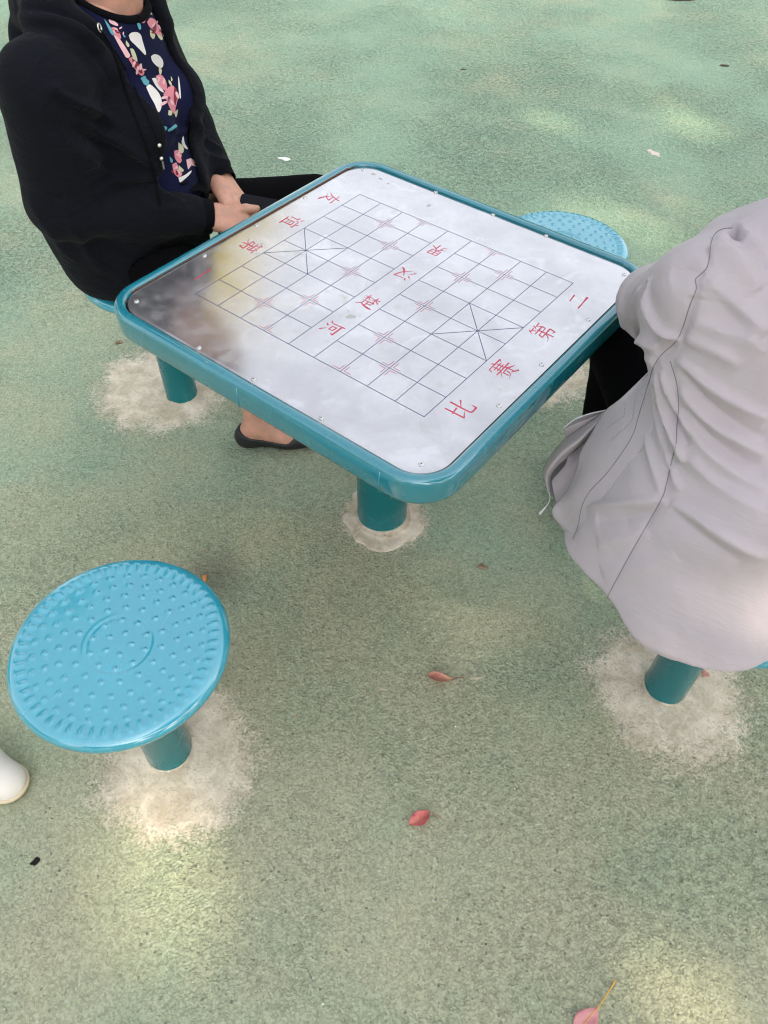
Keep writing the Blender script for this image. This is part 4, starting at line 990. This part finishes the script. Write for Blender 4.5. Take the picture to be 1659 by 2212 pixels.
CYAN = "305,210 350,265 390,330 410,380 385,380 345,310|500,370 535,400 515,405|695,850 740,825 760,860 790,890 770,935 735,920 710,880|650,230 690,260 700,310 680,320 655,260|665,10 710,5 720,35 680,35|990,1410 1040,1380 1075,1350 1090,1385 1000,1430|1010,1700 1045,1740 1040,1770 1020,1760|935,1380 960,1372 985,1390 960,1420"
for txt, mm, lf in ((WHITE, 1, .0008), (ROSE, 2, .0011), (PINK, 3, .0014), (WINE, 4, .0019), (LEAF, 5, .0017), (CYAN, 6, .0017)):
    for t_ in txt.split('|'): decal([tuple(map(float, q.split(','))) for q in t_.split()], mm, lf)
rg = np.random.default_rng(3)
for t_ in PINK.split('|'):            # petals: paler and darker flecks inside each flower
    P_ = np.array([tuple(map(float, q.split(','))) for q in t_.split()]); c_ = P_.mean(0); r_ = np.sqrt(np.prod(np.ptp(P_, axis=0))) / 2
    for _ in range(5):
        q = c_ + rg.normal(size=2) * r_ * .38; a = rg.uniform(0, 3.14); rr_ = r_ * rg.uniform(.16, .3)
        decal([(q[0] + rr_ * (math.cos(a) * math.cos(u) * 1.5 - math.sin(a) * math.sin(u) * .6), q[1] + rr_ * (math.sin(a) * math.cos(u) * 1.5 + math.cos(a) * math.sin(u) * .6)) for u in np.linspace(0, 5.4, 6)], int(rg.choice([2, 2, 4])), .0022)
sb.build('shirt', [navy_m, p_white, p_rose, p_pink, p_red, p_leaf, p_cyan], woman)
shirt_tree = tree
ring_p = []
for a in np.linspace(0, 2 * PI, 73):
    # neckband follows the cut edge of the shirt
    d = A3([math.cos(a), math.sin(a), 0]); p = neckc + d * .068 + A3([0, 0, -.016 - .012 * float(d @ TF)])
    h = tree.find_nearest(Vector(p)); ring_p.append(np.array(h[0]) + A3([0, 0, .002]))
mesh_obj('neckband', *tube(smooth_line(ring_p, 4), 0.0075, 10, False), rib_m, woman)
# jacket
v = Vol((-1.06, -.36, .425), (-.40, .36, 1.14), JRES)
JT = [(Wpel + (-.005, -.01, -.05), .205, .175), (Wpel + (.0, -.01, .06), .215, .165), (Wwai, .172, .146), (Wche, .172, .124), (Wupp, .170, .105), (Wnek, .085, .085)]
v.add(v.slab(JT, LAT)); v.add(v.ell(W(.098, -.075, .865), (.07, .07, .07)), .05); v.add(v.ell(W(.098, .075, .865), (.07, .07, .07)), .05)
inner = Vol.smin(v.slab([(c_ + (0, 0, 0), w_ + .004, h_ + .004) for c_, w_, h_ in TS], LAT), v.ell(W(.098, 0, .865), (.058, .14, .064), np.stack([TF, LAT, (0, 0, 1)])), .05)
v.cut(inner, .008)
z = v.P[..., 2]
lc = (v.P - TB.astype(np.float32)) @ LAT.astype(np.float32); fc = (v.P - TB.astype(np.float32)) @ TF.astype(np.float32)
yn = np.interp(z, [.60, .745, .80, .86, .92, .98, 1.03, 1.10], [-.118, -.110, -.100, -.095, -.094, -.106, -.098, -.10])
yf = np.interp(z, [.60, .745, .80, .86, .92, .98, 1.03, 1.10], [.020, .015, .028, .050, .074, .088, .090, .09])
v.cut(np.maximum(np.maximum(np.maximum(yn - lc, lc - yf), .0 - fc), .655 - z), .006)
v.cut(v.cone(Wnek + (-.0, 0, -.02), Wnek + (.02, 0, .2), .060, .085), .006)
for a, b, c_, r in ((Wsr, Wer, Wwr, (.090, .074, .045)), (Wsl, Wel, Wwl, (.064, .056, .043))):
    v.add(v.cone(a, b, r[0], r[1]), .045); v.add(v.cone(b, c_ - unit(c_ - b) * .035, r[1], r[2]), .025)
# hood: a soft roll round the back of the neck running into both fronts
hp = [W(*q) for q in ((.075, -.135, 1.000), (.040, -.138, 1.045), (-.02, -.130, 1.072), (-.085, -.06, 1.065), (-.10, .0, 1.06), (-.085, .06, 1.065), (-.02, .105, 1.07), (.055, .11, 1.045), (.095, .098, 1.005))]
hr_ = [.022, .040, .050, .055, .060, .055, .046, .034, .020]
for i in range(8): v.add(v.cone(hp[i], hp[i + 1], hr_[i], hr_[i + 1]), .02)
v.add(v.ell(W(-.125, .01, .985), (.050, .10, .09)), .03)
v.add(v.cone((-.805, -.165, .67), (-.800, -.135, .55), .085, .085), .06)
v.F = Vol.smax(v.F, .456 - v.P[..., 2], .008)
JV, JQ = v.mesh(); JV = smooth(JV, JQ, 2); tree = bvh(JV, JQ)
JV = folds(JV, JQ, tree, [(p_, a_ * 2.2, w1_ * .9, w2_ * .9) for p_, a_, w1_, w2_ in [
 ([(160, 240), (215, 285), (270, 310), (330, 350), (390, 395), (455, 435)], .006, .016, .007), ([(150, 270), (215, 310), (270, 335)], -.006, .012, .012), ([(165, 330), (215, 365), (262, 385)], .007, .014, .008),
 ([(105, 180), (150, 215), (200, 235), (250, 262)], .008, .016, .008), ([(110, 205), (165, 240), (240, 275)], -.006, .014, .014), ([(120, 290), (165, 320), (250, 350)], .005, .018, .010),
 ([(200, 420), (240, 395), (290, 385), (330, 372), (340, 350)], .008, .014, .008), ([(210, 435), (250, 412), (320, 390)], -.006, .012, .012),
 ([(320, 400), (350, 420), (400, 440)], .006, .010, .008), ([(345, 380), (380, 400), (420, 420)], .006, .010, .007), ([(300, 440), (350, 445), (420, 460)], .004, .014, .012),
 ([(0, 22), (100, 22), (170, 40), (215, 70), (250, 110)], -.008, .010, .010), ([(0, 35), (100, 36), (165, 55), (230, 105)], .006, .014, .010),
 ([(95, 55), (140, 62), (180, 95), (225, 150), (245, 200)], -.004, .008, .008), ([(415, 215), (425, 260), (450, 300)], .006, .014, .008), ([(440, 330), (470, 345), (500, 350)], .006, .010, .008), ([(425, 285), (450, 310), (480, 325)], .006, .010, .008),
 ([(60, 420), (110, 500), (160, 560)], .004, .02, .02), ([(130, 430), (180, 520), (230, 590)], .005, .02, .014)]])
JV = JV + normals(JV, JQ) * (.0018 * noise3(JV, 26, 19) + .0006 * noise3(JV, 90, 20))[:, None]
blackj = mesh_obj('jacket', JV, JQ, coal_m, woman)
tree = bvh(JV, JQ)
for pts in ([(250, 105), (268, 160), (292, 232), (318, 300), (338, 370), (352, 440)],): 
    C = on_surface(tree, [(x - 7, y + 2) for x, y in pts], 60, .001); mesh_obj('front_edge', *tube(C, .0035, 8), rib_m, blackj)
for W_, E_, r in ((Wwr, Wer, .040), (Wwl, Wel, .038)):
    d = unit(W_ - E_); c0 = W_ - d * .055; prof = []
    pts = [c0 + d * (.062 * t) for t in np.linspace(0, 1, 26)]
    mesh_obj('cuff', *tube(pts, [r * (1.06 - .12 * t) + .0012 * (k % 2) for k, t in enumerate(np.linspace(0, 1, 26))], 28, False), rib_m, blackj)
def near_pt(x, y, lift=.002):
    h = tree.ray_cast(CAM, ray(x, y)); return np.array(h[0] + (h[1] if h[1].dot(ray(x, y)) < 0 else -h[1]) * lift), np.array(h[1])
p, n_ = near_pt(213, 60); a = unit(np.cross(n_, (0, .3, 1))); b = np.cross(n_, a)
mesh_obj('eyelet', *tube([p + .0055 * (math.cos(t) * a + 1.25 * math.sin(t) * b) for t in np.linspace(0, 2 * PI, 25)], .0017, 8, False), metal_m, blackj)
cord = on_surface(tree, [(214, 64), (240, 100), (268, 150), (300, 215), (325, 268), (336, 295), (341, 312), (345, 335), (350, 365)], 50, .004)
mesh_obj('drawcord', *tube(cord, .0017, 8), rib_m, blackj)
for q, ln in (((341, 311), .005), ((345, 338), .005)):
    p, n_ = near_pt(*q, .006); mesh_obj('cord_bead', *tube([p + A3([0, 0, ln * t]) for t in (-.9, -.5, 0, .5, .9)], [.0012, .0038, .0046, .0038, .0012], 10), metal_m, blackj)
p0, _ = near_pt(346, 344, .006); p1, _ = near_pt(350, 368, .006)
mesh_obj('cord_tip', *tube([p0 + (p1 - p0) * t for t in np.linspace(0, 1, 8)], .0026, 8), mat('cord_tip_metal', (.22, .21, .19), .35, .8), blackj)
# lace edge of the shirt on the lap
def patch(name, rows, m, parent, ragged=0.0, seed=1):
    rg = np.random.default_rng(seed); G_ = []
    for r in rows: G_.append(catmull([np.array(CAM + ray(x, y) * ((z_ - CAM.z) / ray(x, y).z)) for x, y, z_ in r], 30))
    G_ = np.stack(G_); out = np.stack([catmull(G_[:, i], 14) for i in range(30)], 1)
    out[-1] += rg.normal(size=out[-1].shape) * ragged; out[:, -1] += rg.normal(size=out[:, -1].shape) * ragged; out[0] += rg.normal(size=out[0].shape) * ragged * .6
    out += rg.normal(size=out.shape) * ragged * .22
    V_ = out.reshape(-1, 3); I_ = np.arange(len(V_)).reshape(out.shape[:2])
    o = mesh_obj(name, V_, np.stack([I_[:-1, :-1], I_[1:, :-1], I_[1:, 1:], I_[:-1, 1:]], -1).reshape(-1, 4), m, parent)
    md = o.modifiers.new('thickness', 'SOLIDIFY'); md.thickness = .0015; return o
patch('lace_hem', [[(388, 396, .735), (402, 392, .728), (418, 378, .72), (432, 366, .712)], [(392, 402, .722), (410, 402, .712), (428, 392, .705), (440, 388, .70)], [(396, 408, .712), (415, 412, .702), (436, 412, .694), (450, 425, .683)]], rib_m, woman, .0022)
# the phone held between both hands
ph = mat('phone_glass', (0.006, 0.006, 0.010), 0.45, spec=0.12); 
o = rrect(.037, .078, .009, 5); nn = len(o)
mb = MB(); mb.add([(x, y, -.004) for x, y in o] + [(x, y, .004) for x, y in o], [tuple(range(nn - 1, -1, -1)), tuple(range(nn, 2 * nn))] + [(k, (k + 1) % nn, nn + (k + 1) % nn, nn + k) for k in range(nn)], 0)
phone = mb.build('phone', [ph], angle=40)
tag(phone, 'black phone held low in both hands of the person in black', 'phone')
phone.matrix_world = Matrix.Translation((-.470, .150, .640)) @ Matrix.Rotation(math.radians(-56), 4, 'Z') @ Matrix.Rotation(math.radians(-8), 4, 'X') @ Matrix.Rotation(math.radians(25), 4, 'Y')
# ------------------------------------------------------------------ small things on the ground
def at(px, py, z=0.0):
    d = ray(px, py); return np.array(CAM + d * ((z - CAM.z) / d.z))
def leaf(name, label, tip, stem0, stem1, width, mats, fold=0.5, arch=0.35, lift=0.003, bend=0.15, group=None):
    tip, s0, s1 = [at(*q) for q in (tip, stem0, stem1)]
    ax = s0 - tip; L_ = np.linalg.norm(ax); ax /= L_; sd = np.cross((0, 0, 1), ax); mb = MB(); n = 18; m_ = 9
    V_ = []
    for i in range(n):
        t = i / (n - 1); wv = width * math.sin(PI * t ** 0.85) ** 0.8 * (1 - .12 * t)
        for j in range(m_):
            u = (j / (m_ - 1)) * 2 - 1
            p = tip + ax * L_ * t + sd * (u * wv * math.cos(fold)) + A3((0, 0, lift + abs(u) * wv * math.sin(fold) + arch * L_ * .5 * math.sin(PI * t) * .5 + .0010 * math.sin(9 * t + 4 * u)))
            p = p + sd * bend * L_ * math.sin(PI * t); V_.append(p)
    F_ = [(i * m_ + j, (i + 1) * m_ + j, (i + 1) * m_ + j + 1, i * m_ + j + 1) for i in range(n - 1) for j in range(m_ - 1)]
    zmin = min(p[2] for p in V_); V_ = [p - A3((0, 0, zmin - .0015)) for p in V_]
    blade = mesh_obj(name, V_, F_, [mats[0]]); md = blade.modifiers.new('thickness', 'SOLIDIFY'); md.thickness = .0005
    st = [tip + ax * L_ * t + sd * bend * L_ * math.sin(PI * t) + A3((0, 0, arch * L_ * .25 * math.sin(PI * t) + lift + .0008)) for t in np.linspace(.1, 1, 12)] + [s0 + (s1 - s0) * t + A3((0, 0, .0035 + .004 * math.sin(PI * t))) for t in np.linspace(.2, 1, 8)]
    mesh_obj('stalk', *tube(st, np.linspace(.0005, .0013, len(st)), 6), mats[1], blade)
    tag(blade, label, 'leaf', group); return blade
def leaf_mat(name, c1, c2, c3):
    m = mat(name, c1, .5); k = NT(m); P = k.coord('Object')
    k.out(k.ramp(k.noise(P, 55, 5, .65), [(.30, c1), (.52, c2), (.75, c3)]), 'Base Color'); k.out(k.bump(k.noise(P, 220, 3), .3, .001), 'Normal'); return m
lm1 = leaf_mat('red_yellow_leaf', (.36, .07, .06), (.48, .22, .17), (.50, .38, .15)); lm2 = leaf_mat('crimson_leaf', (.30, .015, .06), (.60, .17, .15), (.66, .25, .19))
lm3 = leaf_mat('pink_leaf', (.46, .15, .17), (.58, .25, .26), (.60, .30, .25)); lm4 = leaf_mat('dusty_red_leaf', (.42, .15, .13), (.52, .24, .20), (.40, .16, .12))
sm1 = mat('red_stalk', (.22, .05, .035), .6); sm2 = mat('tan_stalk', (.34, .24, .12), .6); sm3 = mat('yellow_stalk', (.72, .40, .06), .5)
GR = 'fallen leaves on the green ground'
leaf('fallen_leaf', 'folded red leaf with a yellow centre and thin dark stalk', (922, 1459), (978, 1469), (1000, 1465), .024, (lm1, sm1), 1.02, .0, .002, -.16, GR)
leaf('fallen_leaf', 'crimson leaf with a salmon underside and a curled tan stalk', (883, 1782), (928, 1753), (953, 1770), .023, (lm2, sm2), .85, .55, .002, -.14, GR)
leaf('fallen_leaf', 'broad flat pink leaf with a yellow stalk at the bottom of the photo', (1245, 2245), (1291, 2178), (1329, 2118), .021, (lm3, sm3), .12, .10, .002, .05, GR)
leaf('fallen_leaf', 'narrow dusty red leaf lying beside the column under the grey jacket', (1532, 1463), (1482, 1440), (1474, 1436), .009, (lm4, sm1), .5, .12, .002, -.05, GR)
def chip(name, label, cat, px, py, size, m, seed, flat=.35, zoff=0.0, elong=1.0, rot=0.0):
    rg = np.random.default_rng(seed); c = at(px, py); bm_ = MB(); pts = []
    ring = 10; levels = [(0.0, .85), (.4, 1.0), (.8, .72), (1.0, .25)]
    off = rg.uniform(.65, 1.2, ring)
    for hz, r_ in levels:
        for k in range(ring):
            a = 2 * PI * k / ring; rr_ = size * r_ * off[k] * (1 + .12 * rg.normal())
            x, y = rr_ * math.cos(a) * elong, rr_ * math.sin(a) / math.sqrt(elong)
            pts.append(c + A3((x * math.cos(rot) - y * math.sin(rot), x * math.sin(rot) + y * math.cos(rot), zoff + hz * size * flat)))
    F_ = [(i * ring + k, i * ring + (k + 1) % ring, (i + 1) * ring + (k + 1) % ring, (i + 1) * ring + k) for i in range(3) for k in range(ring)] + [tuple(3 * ring + k for k in range(ring)), tuple(range(ring - 1, -1, -1))]
    return tag(mesh_obj(name, pts, F_, m, smooth=False), label, cat)
crm = leaf_mat('brown_crumb', (.10, .06, .04), (.20, .13, .08), (.36, .28, .18)); wht = mat('white_paper', (.78, .77, .74), .7); orn = mat('orange_scrap', (.55, .22, .06), .7); tanm = mat('dry_twig', (.50, .44, .32), .8); bro = mat('dark_debris', (.06, .035, .025), .8)
chip('crumb', 'brown crumb on the ground right of the table pedestal', 'crumb', 1042, 1226, .0105, crm, 1, .6, 0, 1.5, .3)
chip('crumb', 'small brown crumb by the left corner of the table', 'crumb', 258, 741, .011, crm, 2, .6, 0, 1.2, 1)
chip('paper_scrap', 'white paper scrap behind the lap of the person in black', 'scrap', 615, 344, .020, wht, 3, .25, 0, 1.7, .2)
chip('paper_scrap', 'pale scrap lying alone on the far green ground at the right', 'scrap', 1411, 331, .026, mat('grubby_paper', (.62, .55, .50), .8), 4, .2, 0, 1.6, -.4)
chip('orange_scrap', 'tiny orange scrap beside the rim of the foreground stool', 'scrap', 443, 1251, .009, orn, 5, .5, 0, 1.4, 2.4)
chip('twig', 'short pale twig just right of the red and yellow leaf', 'twig', 1030, 1465, .0062, tanm, 6, .35, 0, 2.6, .75)
chip('twig', 'thin pale twig just left of the red and yellow leaf', 'twig', 826, 1488, .0052, tanm, 7, .3, 0, 3.0, .35)
chip('debris', 'dark bit of bark on the far ground at upper right', 'debris', 1565, 142, .015, bro, 8, .3, 0, 1.8, .5)
chip('debris', 'small dark flake on the ground far behind the table', 'debris', 1002, 150, .010, bro, 9, .2, 0, 1.6, .5)
chip('debris', 'yellowish flake on the ground just above the grey jacket collar', 'debris', 1552, 487, .011, mat('yellow_flake', (.60, .52, .28), .8), 10, .3, 0, 1.3, .9)
# a small hole broken through the coating
hole = mat('hole_shadow_earth', (.010, .008, .006), 1.0); c = at(77, 1860); rg = np.random.default_rng(5); ring = [(c[0] + .0085 * r_ * math.cos(a) * .8, c[1] + .0085 * r_ * math.sin(a) * 1.25, .0012) for a, r_ in zip(np.linspace(0, 2 * PI, 15)[:-1], rg.uniform(.7, 1.2, 14))]
tag(mesh_obj('ground_hole', ring + [(c[0], c[1], .0009)], [(k, (k + 1) % 14, 14) for k in range(14)], hole, smooth=False), kind='structure')
rg = np.random.default_rng(21); mb = MB()
for _ in range(230):                       # grit
    x, y = rg.uniform(-1.6, 1.4), rg.uniform(-1.6, 2.2); s_ = rg.uniform(.0009, .0024)
    pts = [(x + s_ * rg.uniform(.6, 1.2) * math.cos(a), y + s_ * rg.uniform(.6, 1.2) * math.sin(a), .0005) for a in (0, 1.3, 2.5, 3.8, 5)] + [(x, y, s_ * .9 + .0008)]
    mb.add(pts, [(k, (k + 1) % 5, 5) for k in range(5)], int(rg.choice([0, 0, 1, 2])))
tag(mb.build('grit', [wht, bro, orn], smooth=False), 'scattered fine grit and crumbs on the ground', 'grit', kind='stuff')
# rim of a dark manhole-like base far off at the top edge
tag(mesh_obj('drain_cover', *lathe([(.26, -.002), (.26, .012), (.25, .018), (.24, .018), (.22, .010), (.05, .010), (.001, .010)], 48, (-1.30, 4.64, 0)), mat('dark_rusty_iron', (.05, .035, .03), .8)), 'dark round iron cover at the top edge, far behind the table', 'cover')
# white shoe, its toe just inside the frame
sh_up = cloth('white_leather', (.74, .70, .64), .5, 500, .05, .12, .05); sole_m = mat('cream_rubber', (.66, .55, .38), .55)
shoe_r = empty('shoe', (-.234, -1.084, 0)); tag(shoe_r, 'rounded toe of a white shoe with cream sole at the left edge', 'shoe')
def shoe_part(kind):
    f = unit((.80, .60, 0)) if False else unit((.97, .26, 0)); l = A3([-f[1], f[0], 0]); v = Vol((-.27, -.17, -.01), (.19, .17, .16), .004)
    def p(x, y, z): return f * x + l * y + A3((0, 0, z))
    g_ = .0 if kind else .004
    v.add(v.cone(p(.095, 0, .030), p(.03, 0, .045), .040 + g_, .045 + g_, l, .9)); v.add(v.cone(p(.03, 0, .045), p(-.15, 0, .05), .045 + g_, .036 + g_), .02)
    if kind:
        v.add(v.cone(p(-.14, 0, .06), p(-.13, 0, .11), .036, .042), .02); v.cut(v.cone(p(-.13, 0, .10), p(-.13, 0, .16), .030, .034), .006); v.F = Vol.smax(v.F, .022 - v.P[..., 2], .004)
    else: v.F = Vol.smax(Vol.smax(v.F, v.P[..., 2] - .026, .003), .001 - v.P[..., 2], .003)
    V_, Q_ = v.mesh(); return smooth(V_, Q_, 2), Q_
up = mesh_obj('shoe_upper', *shoe_part(1), sh_up, shoe_r); mesh_obj('sole', *shoe_part(0), sole_m, shoe_r)
# ------------------------------------------------------------------ unseen trees shading the yard and showing in the steel board; belt is added
bark = mat('grey_bark', (.14, .11, .085), .9); bk = NT(bark); bk.out(bk.bump(bk.noise(bk.coord('Object', (6, 6, 1.2)), 6, 6, .7), .9, .02), 'Normal')
def leafm(name, c):
    m = mat(name, c, .55, spec=.4); k = NT(m); oi = k.n('ShaderNodeNewGeometry').outputs['Random Per Island']
    k.out(k.mix(oi, tuple(q * .65 for q in c), tuple(min(1, q * 1.35) for q in c)), 'Base Color'); return m
def tree_thing(label, base, height, crown_c, crown_r, n, size, lm, seed, clumps=26, trunk_r=.16, gaps=()):
    rg = np.random.default_rng(seed); t = tag(empty('tree', base), label, 'tree'); base = A3(base); cc = A3(crown_c) - base
    mb = MB(); top = cc + A3((0, 0, .2 * crown_r[2])); pts = catmull([(0, 0, -.1), (.05, .03, height * .3), top * (.5, .5, .75), top], 16); mb.add(*tube(pts, np.linspace(trunk_r, .04, 16), 10))
    cl = []
    for i in range(clumps):
        u = rg.normal(size=3); u /= np.linalg.norm(u); q = cc + u * A3(crown_r) * rg.uniform(.35, .95); cl.append((q, rg.uniform(.26, .46) * min(crown_r)))
        s0 = pts[int(rg.integers(7, 14))]; mb.add(*tube(catmull([s0, (s0 + q) / 2 + rg.normal(size=3) * .25, q], 8), np.linspace(.05, .012, 8), 6))
    mb.build('trunk', [bark], t)
    per = n // clumps; P_ = []
    for q, r in cl:
        u = rg.normal(size=(per, 3)); u /= np.linalg.norm(u, axis=1)[:, None]; P_.append(q + u * r * rg.uniform(.3, 1.0, (per, 1)) ** .6)
    P_ = np.vstack(P_)
    if gaps:                       # openings cut along the sun's rays to place light patches below
        W_ = P_ + base; gd = W_ - sd_ * (W_[:, 2:] / sd_[2]); keep = np.ones(len(P_), bool)
        for gx, gy, gr in gaps: keep &= ~(np.hypot(gd[:, 0] - gx, gd[:, 1] - gy) < gr * rg.uniform(.6, 1.25, len(P_)))
        P_ = P_[keep]
    N_ = len(P_); a = rg.normal(size=(N_, 3)); a /= np.linalg.norm(a, axis=1)[:, None]; b = np.cross(a, rg.normal(size=(N_, 3))); b /= np.linalg.norm(b, axis=1)[:, None]
    s_ = size * rg.uniform(.6, 1.3, (N_, 1)); V_ = np.stack([P_ - a * s_, P_ + b * s_ * .45, P_ + a * s_, P_ - b * s_ * .45], 1).reshape(-1, 3)
    mesh_obj('crown', V_, np.arange(N_ * 4).reshape(-1, 4), lm, t, smooth=False)
    return t
lg = leafm('green_leaves', (.055, .105, .030)); ly = leafm('yellow_green_leaves', (.42, .34, .03)); ld = leafm('dark_green_leaves', (.035, .075, .028))
sd_ = np.array(SUN_DIR)
c1 = A3((.4, .3, 0)) + sd_ * 11.5
GAPS = [(*at(px_, py_, z_)[:2], r_) if z_ == 0 else (*(at(px_, py_, z_) - sd_ * (z_ / sd_[2]))[:2], r_) for px_, py_, z_, r_ in ((280, 1850, 0, .20), (400, 1960, 0, .16), (1600, 1345, .50, .26), (1700, 1280, .52, .28), (1620, 290, 0, .20), (1480, 275, 0, .25), (1180, 262, 0, .24), (1440, 490, 0, .22), (1260, 470, 0, .2), (1430, 2150, 0, .20), (1640, 2060, 0, .2), (560, 1150, 0, .16), (980, 1200, 0, .13))]
c1 = A3((.2, .8, 0)) + sd_ * 12.5
tree_thing('broad green shade tree beyond the right edge, between the table and the sun', (c1[0], c1[1], 0), c1[2], tuple(c1), (6.6, 6.8, 2.6), 26000, .20, lg, 4, 110, .24, GAPS)
tree_thing('yellow leaved tree behind the person in black', (-7.0, 4.7, 0), 5.2, (-6.9, 4.6, 5.2), (1.4, 1.8, 1.25), 3000, .15, ly, 5, 22, .12)
tree_thing('tall dark green tree left of the yard', (-8.6, .2, 0), 7.5, (-8.4, .3, 7.4), (2.6, 2.4, 3.0), 4200, .19, ld, 6, 30, .2)

for i in range(22):  # belt added out of view to cut low sky light and deepen contrast
    a = 2 * PI * i / 22 + .17 * math.sin(i * 2.3)
    x, y = 14.5 * math.cos(a), 14.5 * math.sin(a); hh = 3.2 + .7 * math.sin(i * 1.9)
    tree_thing('dense green tree added out of view to block low sky light', (x, y, 0), hh, (x, y, hh), (3.0, 3.0, 2.7), 1500, .38, ld if i % 3 else lg, 40 + i, 18, .2)['group'] = 'added belt of trees blocking low sky light'
